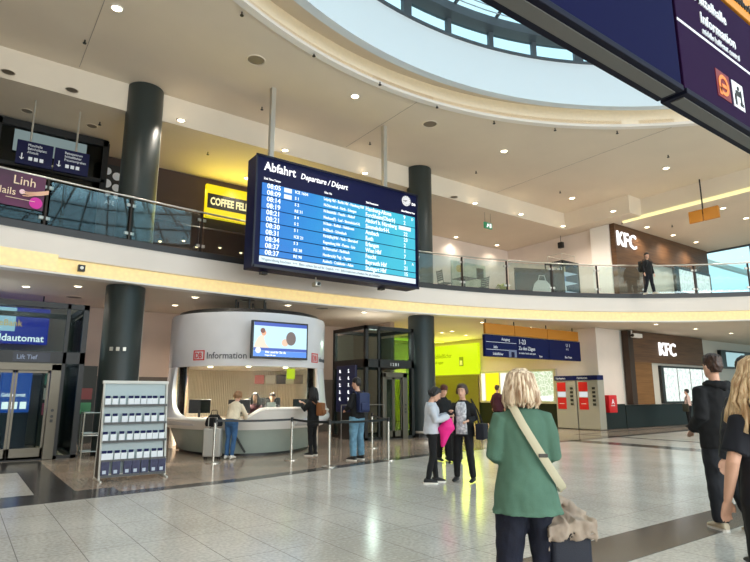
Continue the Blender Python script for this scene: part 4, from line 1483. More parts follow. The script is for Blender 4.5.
T_front(MB(), 'Bahnhofsmission', 0.12, 4.75, SV - 0.004, 4.74, 1.0).build('orange_panel_text', M_BLACK, sg)
for x in (1.8, 3.74, 6.6):
    MB().cyl(x, SV + 0.08, 4.6, Z_HI + (4.2 if x < 20 else 0), 0.025, n=10).build('suspension_rod', M_ALU, sg)

# ---------------------------------------------------------------- hanging sign to platforms 1-23
s2 = thing('hanging_sign', (16.5, 13.0, 2.76), 'wide dark blue hanging sign to tracks 1-23 below orange panels', 'sign')
SY = 13.0
for x0, x1 in ((13.95, 15.55), (15.57, 17.3), (17.32, 19.2)):
    MB().rbox(x0, x1, SY, SY + 0.12, 2.74, 3.47, 0.01).build('blue_panel', M_NAVY2, s2)
for x0, x1 in ((14.05, 15.5), (15.53, 17.3), (17.33, 19.2)):
    MB().rbox(x0, x1, SY + 0.05, SY + 0.15, 3.50, 3.86, 0.01).build('orange_panel', mat('sign_orange_far', (196, 128, 36), 0.5), s2)
m = MB()
yy = SY - 0.004
T_front(m, 'Ausgang', 0.14, 14.75, yy, 3.30, 0.9)
m.box(14.0, 15.5, yy, yy + 0.004, 3.22, 3.235)
T_front(m, 'Info', 0.14, 14.35, yy, 3.02, 0.9)
m.box(14.0, 15.5, yy, yy + 0.004, 2.97, 2.985)
T_front(m, 'Schließfächer', 0.12, 14.3, yy, 2.80, 0.8)
T_front(m, '1-23', 0.24, 15.62, yy, 3.22, 0.9, bold=0.006)
T_front(m, 'Zu den Zügen', 0.18, 15.62, yy, 3.02, 0.85, bold=0.004)
T_front(m, 'to trains / accès aux quais', 0.10, 15.62, yy, 2.88, 0.85)
T_front(m, 'U 1', 0.18, 18.3, yy, 3.24, 1.0)
T_front(m, 'U 2', 0.10, 18.3, yy, 3.12, 1.0)
T_front(m, 'Taxi', 0.10, 16.7, yy, 2.80, 1.0)
T_front(m, 'Bus Tram', 0.12, 18.2, yy, 2.82, 0.9)
m.build('sign_text', M_LETTER, s2)
m = MB()
m.box(15.1, 15.5, yy - 0.002, yy + 0.004, 2.75, 3.0)
m.build('pictogram_panel', mat('picto_grey', (120, 130, 160), 0.5), s2)
m = MB()
m.box(15.22, 15.38, yy - 0.005, yy, 2.75, 2.93)
m.box(17.25, 17.28, yy - 0.005, yy, 2.78, 3.1)
m.build('pictogram', M_NAVY, s2)
for x in (14.1, 15.54, 17.31, 18.9):
    MB().cyl(x, SY + 0.1, 3.5, 3.995, 0.022, n=8).build('suspension_rod', M_DARK, s2)

s2.scale = (1.165, 1.165, 1.165)
s2.location = (19.22, 15.15, 2.96)

# ---------------------------------------------------------------- yellow backlit sign
M_YEL = emit('acid_yellow_panel', (206, 232, 8), 0.85)
ys = thing('illuminated_sign', (22.3, 23.0, 2.5), 'bright yellow-green illuminated wall sign with a clock figure beside the column', 'sign')
MB().rbox(22.30, 22.47, 21.35, 25.2, 2.55, 4.2, 0.01).build('light_box', M_YEL, ys)
m = MB()
m.text('Schließfächer', 0.34, side(22.29, 24.8, 3.5), 0.8, align='LEFT')
m.text('Left luggage', 0.2, side(22.29, 24.8, 3.2), 0.8, align='LEFT')
m.box(22.28, 22.3, 22.45, 22.75, 3.0, 3.5)
m.build('sign_text', mat('sign_yellow_dark', (120, 140, 10), 0.6), ys)
MB().box(22.27, 22.285, 22.5, 22.7, 3.05, 3.3).build('pictogram', mat('picto_pale', (230, 236, 200), 0.6), ys)
lt = bpy.data.lights.new('sign_glow', 'AREA'); lt.shape = 'RECTANGLE'; lt.size = 3.6; lt.size_y = 1.5; lt.energy = 90; lt.color = (0.82, 0.95, 0.12)
lo = bpy.data.objects.new('sign_glow', lt); COL.objects.link(lo); lo.location = (22.27 - 22.3, 0.2, 0.85); lo.rotation_euler = (0, R(90), 0); lo.rotation_euler = (R(90), 0, R(90)); lo.parent = ys
MB().box(22.40, 22.47, 21.5, 25.8, 0.01, 2.5).build('roller_shutter', M_OLIVE)
struct(bpy.data.objects['roller_shutter'])
# yellow locker bank glow behind the lift
yl = thing('locker_bank', (17.5, 25.5, 0), 'yellow locker bank along the far wall behind the glass lift', 'lockers')
for k in range(8):
    c_ = MB().rbox(14.3 + k, 15.28 + k, 25.3, 25.88, 0.02, 2.3, 0.01).build('locker_column', mat('locker_yellow', (214, 200, 30), 0.5), yl)
    for j in range(4):
        MB().rbox(14.34 + k, 15.24 + k, 25.28, 25.30, 0.08 + j * 0.55, 0.58 + j * 0.55, 0.004).build('locker_door', mat('locker_door_yellow', (196, 186, 40), 0.4), c_)
ld = bpy.data.lights.new('locker_light', 'AREA'); ld.shape = 'RECTANGLE'; ld.size = 7; ld.size_y = 0.4; ld.energy = 170; ld.color = (0.9, 1.0, 0.2)
lo = bpy.data.objects.new('locker_light', ld); COL.objects.link(lo); lo.location = (0.7, -2.0, 4.3); lo.parent = yl
MB().box(14.7, 21.7, 23.3, 23.7, 4.31, 4.39).build('strip_lamp', emit('yellow_strip_lamp', (230, 245, 60), 1.2), yl)

# ---------------------------------------------------------------- map display cases
mp = thing('map_display_case', (22.4, 18.9, 1.08), 'row of three backlit map cases on the wall beside the ticket machines', 'display case')
MB().rbox(22.36, 22.475, 16.55, 21.3, 1.06, 2.66, 0.01).build('case_frame', M_ALU, mp)
M_MAP = bpy.data.materials.new('backlit_map')
M_MAP.use_nodes = True
nt = M_MAP.node_tree
b_ = nt.nodes['Principled BSDF']
g_ = nt.nodes.new('ShaderNodeTexCoord'); n_ = nt.nodes.new('ShaderNodeTexVoronoi'); n_.feature = 'DISTANCE_TO_EDGE'; n_.inputs['Scale'].default_value = 5
r_ = nt.nodes.new('ShaderNodeValToRGB'); r_.color_ramp.elements[0].color = rgb((236, 240, 226)); r_.color_ramp.elements[1].position = 0.12; r_.color_ramp.elements[1].color = rgb((188, 206, 170))
nt.links.new(g_.outputs['Object'], n_.inputs['Vector']); nt.links.new(n_.outputs['Distance'], r_.inputs['Fac']); nt.links.new(r_.outputs['Color'], b_.inputs['Emission Color'])
b_.inputs['Emission Strength'].default_value = 0.95; b_.inputs['Base Color'].default_value = (0.02, 0.02, 0.02, 1)
for y0, y1, mm in ((16.7, 18.35, M_MAP), (18.5, 19.9, emit('backlit_white', (240, 240, 226), 1.0)), (20.0, 20.9, emit('backlit_yellow', (250, 214, 20), 1.1)), (20.95, 21.2, MATS['backlit_white'])):
    MB().box(22.35, 22.362, y0, y1, 1.16, 2.56).build('lit_panel', mm, mp)
MB().box(22.345, 22.352, 16.75, 18.3, 1.2, 1.42).build('legend_strip', emit('legend_white', (246, 248, 244), 1.05), mp)

# ---------------------------------------------------------------- ticket machines
M_TICK = mat('ticket_grey', (160, 156, 142), 0.45)
M_TDK = mat('ticket_side_grey', (150, 148, 140), 0.45)
M_DBRED = mat('signal_red', (206, 22, 30), 0.4)
root = None
M_TSCR = emit('ticket_screen', (210, 216, 220), 0.8)


def ticket_machine(label):
    t = thing('ticket_machine', (22.0, 15.8, 0), label, 'ticket machine', 'red and grey ticket machines')
    MB().rbox(22.0, 22.46, 15.28, 16.32, 0.03, 2.1, 0.02).build('cabinet', M_TICK, t)
    MB().rbox(21.96, 22.42, 15.26, 16.34, 2.1, 2.3, 0.01).build('header', M_NAVY2, t)
    m = MB(); m.text('Fahrkarten', 0.13, side(21.95, 16.25, 2.15), 0.9); m.build('header_text', M_LETTER, t)
    MB().rbox(21.975, 22.0, 15.78, 16.22, 0.85, 1.35, 0.006).build('red_lower_panel', M_DBRED, t)
    MB().rbox(21.975, 22.0, 15.78, 16.22, 1.62, 2.02, 0.006).build('red_upper_panel', M_DBRED, t)
    MB().box(21.98, 22.0, 15.80, 16.20, 1.38, 1.60).build('screen', M_TSCR, t)
    m = MB()
    for k in range(5):
        m.rbox(21.975, 22.0, 15.42, 15.56, 1.02 + k * 0.17, 1.12 + k * 0.17, 0.005)
    m.build('payment_slot', M_DARK, t)
    m = MB(); m.box(21.97, 21.976, 15.88, 16.12, 1.08, 1.10); m.build('panel_lettering', M_LETTER, t)
    MB().box(21.99, 22.46, 15.29, 16.31, 0.0, 0.03).build('plinth', M_DARK, t)
    return t


t1 = ticket_machine('red and grey ticket machine next to the map display case')
t2 = dup(t1, (22.0, 15.8 - 1.10, 0), label='red and grey ticket machine nearer the red wall box')
rb = thing('defibrillator_cabinet', (22.4, 13.9, 0.8), 'red wall cabinet with white cross mark above the dark wainscot', 'wall cabinet')
MB().rbox(22.70, 23.30, 14.14, 14.36, 0.72, 1.46, 0.03).build('cabinet_body', M_DBRED, rb, smooth=True)
m = MB(); T_front(m, 'A', 0.3, 22.86, 14.128, 1.08, 1.0, bold=0.01); m.box(22.8, 23.1, 14.13, 14.136, 1.0, 1.03); m.build('white_mark', M_LETTER, rb)

# ---------------------------------------------------------------- restaurant fronts, both storeys
M_WOODP = mat('brown_wood_panel', (84, 56, 34), 0.5, spec=0.4, col2=(106, 74, 46), vscale=1.6, vec=(0.5, 1, 9))
M_WOODL = mat('light_wood_panel', (112, 78, 42), 0.55, spec=0.3, col2=(130, 92, 52), vscale=1.4, vec=(0.5, 1, 9))
M_WOODD = mat('dark_wood_panel', (52, 32, 16), 0.5)
kf = thing('restaurant_facade', (28.6, 14.2, 1.03), 'wood-clad restaurant front with white KFC letters on the ground floor', 'shop front')
MB().box(24.85, 31.7, 14.10, 14.36, 2.95, 4.38).build('wood_fascia', M_WOODP, kf)
MB().box(24.85, 26.35, 14.08, 14.36, 1.04, 2.95).build('wood_panel', M_WOODL, kf)
MB().box(24.45, 24.85, 14.06, 14.36, 1.04, 4.36).build('dark_wood_edge', M_WOODD, kf)
MB().box(26.35, 33.0, 14.2, 14.36, 1.04, 2.95).build('pale_panel', mat('pale_panel_board', (206, 200, 188), 0.5), kf)
T_front(MB(), 'KFC', 0.88, 27.1, 14.07, 3.34, 1.02, bold=0.02, ext=0.03).build('logo_letters', M_LETTER_LIT, kf)
mb_ = thing('menu_board', (31.5, 14.05, 1.1), 'row of tall backlit menu boards under the KFC letters', 'menu board')
MB().rbox(27.1, 32.6, 14.05, 14.19, 1.06, 2.84, 0.01).build('board_frame', M_DARK, mb_)
M_MENU = bpy.data.materials.new('menu_sheet')
M_MENU.use_nodes = True
nt = M_MENU.node_tree
b_ = nt.nodes['Principled BSDF']
g_ = nt.nodes.new('ShaderNodeTexCoord'); n_ = nt.nodes.new('ShaderNodeTexNoise'); n_.inputs['Scale'].default_value = 6; n_.inputs['Detail'].default_value = 6
r_ = nt.nodes.new('ShaderNodeValToRGB'); r_.color_ramp.elements[0].position = 0.42; r_.color_ramp.elements[0].color = rgb((204, 220, 214)); r_.color_ramp.elements[1].position = 0.5; r_.color_ramp.elements[1].color = rgb((236, 246, 238))
nt.links.new(g_.outputs['Object'], n_.inputs['Vector']); nt.links.new(n_.outputs['Fac'], r_.inputs['Fac']); nt.links.new(r_.outputs['Color'], b_.inputs['Emission Color'])
b_.inputs['Emission Strength'].default_value = 0.95; b_.inputs['Base Color'].default_value = (0.02, 0.02, 0.02, 1)
for k in range(4):
    MB().box(27.35 + k * 1.3, 28.55 + k * 1.3, 14.035, 14.05, 1.16, 2.74).build('menu_panel', M_MENU, mb_)
tv = thing('wall_screen', (36.2, 14.2, 2.9), 'dark wall screen showing a pale picture beside the menu boards', 'screen')
MB().rbox(34.0, 39.0, 14.2, 14.38, 2.9, 3.9, 0.01).build('bezel', M_BLACK, tv)
MB().box(34.6, 37.0, 14.19, 14.2, 3.0, 3.8).build('picture', emit('screen_pale_blue', (150, 184, 190), 0.9), tv)
cc = thing('security_camera', (24.6, 13.8, 4.1), 'white security camera mounted at the corner of the wooden restaurant front', 'camera')
MB().rbox(24.45, 25.1, 13.72, 13.92, 4.02, 4.2, 0.02, Matrix.Translation((0, 0, 0))).build('housing', M_WHITE, cc, smooth=True)
MB().cyl(24.6, 13.95, 4.15, 4.385, 0.03, n=10).build('bracket', M_WHITE, cc)
MB().cyl(0, 0, 0, 0.04, 0.07, n=16, M=Matrix.Translation((24.45, 13.82, 4.11)) @ Matrix.Rotation(R(-90), 4, 'Y')).build('lens', M_BLACK, cc)
ku = thing('restaurant_facade', (29.0, 14.3, 5.4), 'wood-clad restaurant front with white KFC letters on the upper floor', 'shop front')
MB().box(24.25, 26.5, 14.15, 14.40, 5.41, 9.44).build('wood_panel', M_WOODP, ku)
MB().box(26.5, 33.6, 14.15, 14.40, 7.95, 9.44).build('wood_fascia', M_WOODP, ku)
MB().box(26.5, 33.6, 14.25, 14.5, 6.3, 7.95).build('pale_panel', MATS['pale_panel_board'], ku)
MB().box(26.5, 33.6, 14.2, 14.5, 5.41, 6.3).build('counter_panel', mat('counter_panel_grey', (150, 148, 142), 0.5), ku)
T_front(MB(), 'KFC', 1.0, 24.32, 14.12, 8.40, 0.95, bold=0.022, ext=0.03).build('logo_letters', M_LETTER_LIT, ku)
m2b = thing('menu_board', (31.5, 14.1, 6.9), 'pair of backlit menu boards on the balcony floor behind the railing', 'menu board')
MB().rbox(29.6, 33.6, 14.1, 14.24, 6.6, 8.1, 0.01).build('board_frame', M_DARK, m2b)
for k in range(2):
    MB().box(30.0 + k * 1.9, 31.5 + k * 1.9, 14.085, 14.1, 6.75, 7.95).build('menu_panel', M_MENU, m2b)
oc = thing('outdoor_canopy', (38, 9, 8.3), 'dark flat roof edge outside seen through the upper facade glass', 'canopy')
MB().rbox(36.0, 42.0, 6.0, 13.2, 10.3, 10.6, 0.02).build('roof_slab', mat('canopy_dark', (60, 70, 78), 0.6), oc)
for x, y in ((36.4, 6.5), (41.6, 6.5), (41.6, 12.8), (36.4, 12.8)):
    MB().cyl(x, y, 5.4, 10.3, 0.08, n=10).build('post', M_ALU, oc)
ob_ = thing('facade_beam', (36, 14.6, 8.9), 'long pale beam outside behind the upper facade glass', 'beam')
MB().box(33.95, 46, 14.5, 14.75, 8.95, 9.2).build('beam', M_WHITE, ob_)
MB().box(33.95, 46, 14.5, 14.75, 5.4, 6.7).build('parapet', mat('parapet_grey', (160, 166, 164), 0.6), ob_)
us = thing('hanging_sign', (24.08, 10.1, 8.5), 'pair of small orange panels hanging below the light line over the balcony', 'sign')
MB().rbox(24.02, 24.14, 10.12, 10.66, 8.50, 9.0, 0.01).build('orange_panel', MATS['sign_orange_far'], us)
MB().rbox(24.02, 24.14, 9.5, 10.08, 8.50, 9.0, 0.01).build('orange_panel', MATS['sign_orange_far'], us)
MB().cyl(24.08, 10.1, 8.8, Z_HI - 0.002, 0.03, n=8).build('suspension_rod', M_DARK, us)

# ---------------------------------------------------------------- upper floor, left side
sf = thing('storefront', (0.0, 18.7, 5.41), 'black-framed dark glass shop front on the balcony at the far left', 'shop front')
m = MB()
for x in (-5.9, -3.9, -1.9, 0.1, 2.95):
    m.box(x - 0.08, x + 0.08, 18.55, 18.8, 5.41, 9.4)
m.box(-5.9, 3.0, 18.55, 18.8, 9.2, 9.42)
m.box(-5.9, 3.0, 18.55, 18.8, 8.0, 8.12)
m.build('frame', M_BLACK, sf)
MB().box(-5.9, 3.0, 18.62, 18.65, 5.45, 9.2).build('glass_panel', M_DGLASS, sf)
MB().box(0.5, 2.4, 18.5, 18.54, 8.45, 9.1).build('lit_window', emit('pale_window', (140, 160, 160), 0.5), sf)
hs = thing('hanging_sign', (1.5, 17.1, 7.5), 'pair of navy hanging signs with arrows in front of the black shop front', 'sign')
for x0, x1 in ((0.55, 1.40), (1.44, 2.30)):
    MB().rbox(x0, x1, 17.0, 17.1, 7.55, 8.22, 0.01).build('sign_panel', M_NAVY, hs)
m = MB()
for x0, t_ in ((0.62, ('Mittelhalle', 'Bahnhofsplatz', 'Altstadt')), (1.5, ('Reisezentrum', 'Schließfächer', 'Frauentorgraben'))):
    for k, q in enumerate(t_):
        T_front(m, q, 0.10, x0 + 0.18, 16.995, 8.08 - k * 0.10, 0.8)
    m.box(x0 + 0.05, x0 + 0.075, 16.99, 16.998, 7.68, 7.85)
    for s_ in (-1, 1):
        m.box(-0.008, 0.008, -0.002, 0.07, 0, 0.004, front(x0 + 0.0625, 16.997, 7.68) @ Matrix.Rotation(R(45 * s_), 4, 'Z'))
    for k in range(3):
        m.rbox(x0 + 0.22 + k * 0.13, x0 + 0.31 + k * 0.13, 16.99, 16.998, 7.68, 7.78, 0.002)
m.build('sign_text', M_LETTER, hs)
for x in (0.85, 1.95):
    MB().cyl(x, 17.05, 8.2, Z_LO - 0.002, 0.025, n=8).build('suspension_rod', M_ALU, hs)
# brown wall and coffee shop
M_BROWN = mat('dark_brown_wall', (66, 46, 34), 0.6, var=0.06, vscale=1)
wall('wall_coffee', 3.1, 13.9, 19.9, 20.1, 7.55, 9.44, M_BROWN)
wall('wall_coffee', 3.1, 4.6, 19.8, 20.0, 5.405, 7.55, mat('shop_dark', (40, 32, 28), 0.6))
cof = thing('shop_sign', (7.7, 19.75, 7.7), 'bright yellow illuminated sign reading Coffee Fellows on the brown wall', 'sign')
M_CY = emit('coffee_yellow', (255, 222, 4), 0.85)
MB().rbox(6.62, 10.4, 19.72, 19.88, 7.90, 9.18, 0.02).build('light_box', M_CY, cof)
MB().box(6.68, 10.4, 19.70, 19.72, 8.26, 8.82).build('black_band', M_BLACK, cof)
T_front(MB(), 'COFFEE FELLOWS', 0.40, 6.78, 19.69, 8.40, 0.66, bold=0.03).build('sign_text', emit('cream_letter', (250, 236, 170), 0.95), cof)
lt = bpy.data.lights.new('sign_glow', 'AREA'); lt.shape = 'RECTANGLE'; lt.size = 3.8; lt.size_y = 1.2; lt.energy = 110; lt.color = (1.0, 0.82, 0.08)
lo = bpy.data.objects.new('sign_glow', lt); COL.objects.link(lo); lo.location = (0.7, -0.1, 0.75); lo.rotation_euler = (R(-115), 0, 0); lo.parent = cof
# shop interior
wall('wall_shop_back', 3.1, 13.9, 23.4, 23.6, 5.405, 9.44, mat('shop_back_wall', (84, 66, 54), 0.7))
ct = thing('shop_counter', (8.5, 22.3, 5.4), 'dark counter inside the coffee shop under the yellow sign', 'counter')
MB().rbox(6.2, 12.5, 22.0, 22.6, 5.4, 6.5, 0.02).build('cabinet', mat('counter_dark', (52, 38, 30), 0.5), ct)
MB().rbox(6.1, 12.6, 21.9, 22.7, 6.5, 6.56, 0.01).build('worktop', mat('counter_top', (120, 100, 80), 0.3), ct)
src = thing('pendant_lamp', (0, 0, 0), 'small glowing pendant lamp inside the coffee shop', 'lamp', 'pendant lamps in the coffee shop')
MB().lathe(0, 0, [(0.03, 0.14), (0.12, 0.0), (0.10, 0.0), (0.02, 0.12)], n=16).build('shade', M_DARK, src, local=True)
MB().ball((0, 0, 0.02), 0.06).build('bulb', emit('pendant_bulb', (255, 214, 160), 3.0), src, local=True)
MB().cyl(0, 0, 0.12, 2.24, 0.006, n=6).build('cord', M_DARK, src, local=True)
for k, (x, y) in enumerate([(4.9, 21.3), (5.6, 21.6), (6.3, 21.0), (7.0, 21.6), (7.8, 21.2), (8.8, 21.5)]):
    o = src if k == 0 else dup(src, (0, 0, 0))
    o.location = (x, y, 7.2)
    o['label'] = 'small glowing pendant lamp inside the coffee shop, %s from the left' % NUM[k]
pl_ = bpy.data.lights.new('lamp_light', 'POINT'); pl_.energy = 60; pl_.color = (1, 0.8, 0.6); pl_.shadow_soft_size = 0.1
lo = bpy.data.objects.new('lamp_light', pl_); COL.objects.link(lo); lo.location = (2.0, 0, -0.3); lo.parent = src
po = thing('wall_poster', (3.6, 19.7, 7.0), 'tall black and white framed poster between the shop front and the column', 'poster')
MB().rbox(3.05, 3.75, 19.72, 19.8, 7.5, 9.1, 0.01).build('frame', M_DARK, po)
m = MB()
for (x, z, r) in ((3.24, 8.85, 0.13), (3.55, 8.72, 0.14), (3.25, 8.42, 0.15), (3.56, 8.32, 0.13), (3.3, 8.08, 0.1), (3.58, 8.02, 0.09)):
    m.cyl(0, 0, 0, 0.006, r, n=20, M=front(x, 19.72, z))
T_front(m, 'CAFE', 0.2, 3.12, 19.715, 7.7, 0.9)
m.build('print', M_LETTER, po)

# nail studio banner fixed behind the railing glass
nb = thing('advertising_banner', (0.4, 15.55, 5.75), 'purple nail studio banner with the name Linh and a hand behind the railing glass', 'banner')


def arc_plate(a0, a1, dr, z0, z1, th=0.02, n=10):
    m_ = MB()
    rings_ = []
    for k in range(n + 1):
        t = a0 + (a1 - a0) * k / n
        p, q = arc_pt(t, dr), arc_pt(t, dr + th)
        rings_.append([Vector((*p, z0)), Vector((*q, z0)), Vector((*q, z1)), Vector((*p, z1))])
    m_.loft(rings_)
    return m_


aB = math.atan2(15.4 + 9.84, 1.15 - 8.05)
arc_plate(aB, aB + 0.16, -0.06, 5.86, 6.70).build('banner_sheet', mat('banner_purple', (50, 20, 46), 0.5, col2=(96, 28, 76), vscale=0.7), nb)


def on_arc(a_, dr, z):
    p = arc_pt(a_, dr)
    q = arc_pt(a_ - 0.004, dr)
    return Matrix.Translation((p[0], p[1], z)) @ Matrix.Rotation(math.atan2(q[1] - p[1], q[0] - p[0]), 4, 'Z') @ Matrix.Rotation(R(90), 4, 'X')


m = MB()
m.text('Linh', 0.30, on_arc(aB + 0.026, -0.075, 6.40), 0.95)
m.text('Nails', 0.24, on_arc(aB + 0.040, -0.075, 6.12), 0.95)
m.box(0.0, 0.6, 0, 0.012, 0, 0.003, on_arc(aB + 0.030, -0.075, 6.04))
m.build('banner_text', mat('banner_cream', (238, 214, 186), 0.5), nb)
m = MB()
Mh = on_arc(aB + 0.016, -0.08, 6.14)
m.loft([[Mh @ Vector((x, y + s_ * w_, 0.0)) for s_ in (-1, 1)] + [Mh @ Vector((x, y + s_ * w_, 0.008)) for s_ in (1, -1)] for x, y, w_ in ((0.0, 0.06, 0.01), (0.10, 0.08, 0.03), (0.22, 0.10, 0.05), (0.35, 0.14, 0.055), (0.5, 0.2, 0.05))])
for k in range(3):
    m.tube([Mh @ Vector((0.22, 0.07 + 0.03 * k, 0.006)), Mh @ Vector((0.08, 0.01 + 0.045 * k, 0.006)), Mh @ Vector((-0.04, 0.0 + 0.05 * k, 0.006))], [0.02, 0.018, 0.01], n=6)
m.build('printed_hand', mat('print_skin', (222, 176, 150), 0.6), nb)
m = MB()
Mh = on_arc(aB + 0.012, -0.07, 6.02)
m.cyl(0.15, 0.0, 0, 0.006, 0.14, n=24, M=Mh)
m.build('printed_flower', mat('print_magenta', (206, 40, 160), 0.6), nb)
m = MB()
m.cyl(0.0, 0.15, 0.004, 0.012, 0.06, n=12, M=on_arc(aB + 0.018, -0.08, 6.08))
m.build('printed_blossom', mat('print_pale', (240, 206, 216), 0.6), nb)

# ---------------------------------------------------------------- upper floor furniture on the right part of the balcony
M_BISTRO = mat('bistro_grey', (58, 66, 66), 0.5)


def bistro_chair():
    t = thing('slatted_chair', (0, 0, 5.4), 'dark slatted chair', 'chair', 'slatted chairs on the balcony')
    m_ = MB()
    for k in range(5):
        m_.rbox(-0.2, 0.2, -0.18 + k * 0.085, -0.11 + k * 0.085, 0.44, 0.46, 0.004)
    m_.build('seat', M_BISTRO, t, local=True)
    m_ = MB()
    for k in range(5):
        m_.rbox(-0.2, 0.2, -0.225 - k * 0.01, -0.205 - k * 0.01, 0.54 + k * 0.085, 0.6 + k * 0.085, 0.004)
    for s_ in (-1, 1):
        m_.tube([(s_ * 0.2, -0.19, 0.42), (s_ * 0.2, -0.27, 0.98)], 0.014, n=6)
    m_.build('backrest', M_BISTRO, t, local=True)
    for x in (-0.19, 0.19):
        for y, y2 in ((0.18, 0.22), (-0.17, -0.22)):
            MB().tube([(x, y, 0.44), (x, y2, 0.0)], 0.014, n=6).build('leg', M_BISTRO, t, local=True)
    return t


ch = bistro_chair()
ch['label'] = 'dark slatted chair between the column and the bistro table on the balcony'
ch.location = (15.3, 16.3, 5.4); ch.rotation_euler = (0, 0, R(-100))
c2 = dup(ch, (17.3, 16.2, 5.4), R(95), label='dark slatted chair on the far side of the bistro table')
tb = thing('bistro_table', (16.3, 16.2, 5.4), 'grey square bistro table standing behind the balcony railing', 'table')
MB().rbox(15.95, 16.65, 15.85, 16.55, 6.12, 6.15, 0.008).build('tabletop', M_BISTRO, tb)
MB().cyl(16.3, 16.2, 5.44, 6.12, 0.035, n=12).build('pedestal', M_BISTRO, tb)
MB().rbox(16.05, 16.55, 15.95, 16.45, 5.4, 5.44, 0.01).build('base', M_BISTRO, tb)
# planter with yellow plant and a mirror-like picture, advertising stand, glass display case
pt = thing('potted_plant', (18.3, 15.9, 5.4), 'small yellow-green potted plant on a low stand behind the railing', 'plant')
MB().cyl(18.3, 15.9, 5.4, 5.75, 0.14, 0.18, n=20).build('pot', mat('plant_pot', (90, 82, 66), 0.6), pt)
m = MB()
rnd = random.Random(9)
for k in range(46):
    a = rnd.uniform(0, 6.28); e_ = rnd.uniform(0.2, 0.5)
    c_, s_ = math.cos(a), math.sin(a)
    m.tube([(18.3 + 0.05 * c_, 15.9 + 0.05 * s_, 5.74), (18.3 + e_ * 0.5 * c_, 15.9 + e_ * 0.5 * s_, 5.98 + rnd.uniform(0, 0.15)), (18.3 + e_ * c_, 15.9 + e_ * s_, 5.88 + rnd.uniform(-0.05, 0.15))], [0.012, 0.03, 0.004], n=5, ry=[0.004, 0.006, 0.002])
m.build('leaves', mat('leaf_yellow_green', (150, 150, 60), 0.6), pt)
wp = thing('wall_picture', (20.5, 20.7, 7.2), 'pale menu picture with a small black frame on the back wall of the balcony', 'picture')
MB().rbox(19.9, 22.4, 20.66, 20.745, 6.6, 8.3, 0.01).build('board', mat('picture_pale', (190, 196, 180), 0.5, col2=(160, 170, 150), vscale=2), wp)
MB().rbox(21.7, 22.2, 20.62, 20.66, 7.5, 8.1, 0.01).build('small_frame', M_BLACK, wp)
MB().cyl(0, 0, 0, 0.01, 0.2, n=24, M=front(20.4, 20.66, 7.9)).build('printed_disc', mat('print_gold', (180, 160, 90), 0.6), wp)
ad = thing('advertising_stand', (20.5, 15.4, 5.4), 'dark advertising panel with a white bag picture standing behind the railing', 'advertising panel')
Ma = Matrix.Translation((19.6, 14.9, 0)) @ Matrix.Rotation(R(-22), 4, 'Z')
MB().rbox(-1.25, 1.05, 0, 0.07, 5.45, 6.75, 0.01, Ma).build('panel', mat('panel_dark_teal', (24, 32, 38), 0.5, col2=(70, 44, 38), vscale=1.5), ad)
m = MB()
m.loft([[Ma @ Vector((x * s_, -0.012, z)) for s_ in (-1, 1)] + [Ma @ Vector((x * s_, -0.002, z)) for s_ in (1, -1)] for x, z in ((0.42, 5.55), (0.46, 5.8), (0.36, 6.1), (0.2, 6.25))])
m.build('printed_bag', mat('print_white', (206, 200, 192), 0.6), ad)
MB().tube([Ma @ Vector((-0.18, -0.01, 6.2)), Ma @ Vector((-0.12, -0.01, 6.45)), Ma @ Vector((0.12, -0.01, 6.45)), Ma @ Vector((0.18, -0.01, 6.2))], 0.02, n=6).build('printed_handle', MATS['print_white'], ad)
for x in (-1.1, 0.9):
    MB().box(x - 0.03, x + 0.03, 0.0, 0.06, 5.4, 5.46, Ma).build('foot', M_DARK, ad)
vm = thing('display_fridge', (22.9, 16.3, 5.4), 'dark-framed glass display cabinet with lit shelves at the end of the balcony seating', 'display cabinet')
Mv = Matrix.Translation((22.6, 16.0, 5.4))
m = MB()
for x in (-0.6, 0.56):
    for y in (-0.5, 0.46):
        m.box(x, x + 0.06, y, y + 0.06, 0, 2.2, Mv)
m.box(-0.6, 0.62, -0.5, 0.52, 2.14, 2.2, Mv); m.box(-0.6, 0.62, -0.5, 0.52, 0, 0.12, Mv)
m.build('cabinet_frame', M_BLACK, vm)
for k in range(4):
    sh = MB().box(-0.55, 0.57, -0.45, 0.47, 0.3 + k * 0.45, 0.32 + k * 0.45, Mv).build('shelf', emit('lit_shelf', (190, 210, 220), 0.6), vm)
MB().box(0.5, 0.55, -0.48, 0.5, 0.1, 2.14, Mv).build('back_panel', mat('cab_back', (60, 80, 96), 0.4), vm)
rnd = random.Random(5)
for k in range(4):
    for j in range(6):
        y = -0.36 + j * 0.15
        c_ = random.Random(k * 10 + j).choice([(200, 210, 214), (60, 110, 160), (190, 180, 150), (40, 60, 70)])
        o = MB().cyl(22.6 - 0.3, 16.0 + y, 5.4 + 0.321 + k * 0.45, 5.4 + 0.58 + k * 0.45, 0.04, 0.025, n=10).build('bottle', mat('bottle_%s' % 'abcd'[[(200, 210, 214), (60, 110, 160), (190, 180, 150), (40, 60, 70)].index(c_)], c_, 0.3))
        tag(o, 'small bottle in the glass display cabinet, %s shelf from below, %s in its row' % (NUM[k], NUM[j]), 'bottle', 'bottles in the display cabinet')
for (x, y, nm) in ((23.4, 14.9, 'top'),):
    fr_ = thing('metal_stand', (22.6, 16.0, 7.62), 'thin metal rack frame standing on top of the display cabinet', 'rack')
    m = MB()
    for px_, py_ in ((-0.5, -0.4), (0.5, -0.4), (-0.5, 0.4), (0.5, 0.4)):
        m.tube([(22.6 + px_, 16.0 + py_, 7.6), (22.6 + px_, 16.0 + py_, 7.95)], 0.012, n=6)
    m.tube([(22.1, 15.6, 7.95), (23.1, 15.6, 7.95), (23.1, 16.4, 7.95), (22.1, 16.4, 7.95), (22.1, 15.6, 7.95)], 0.012, n=6)
    m.build('frame', M_ALU, fr_)
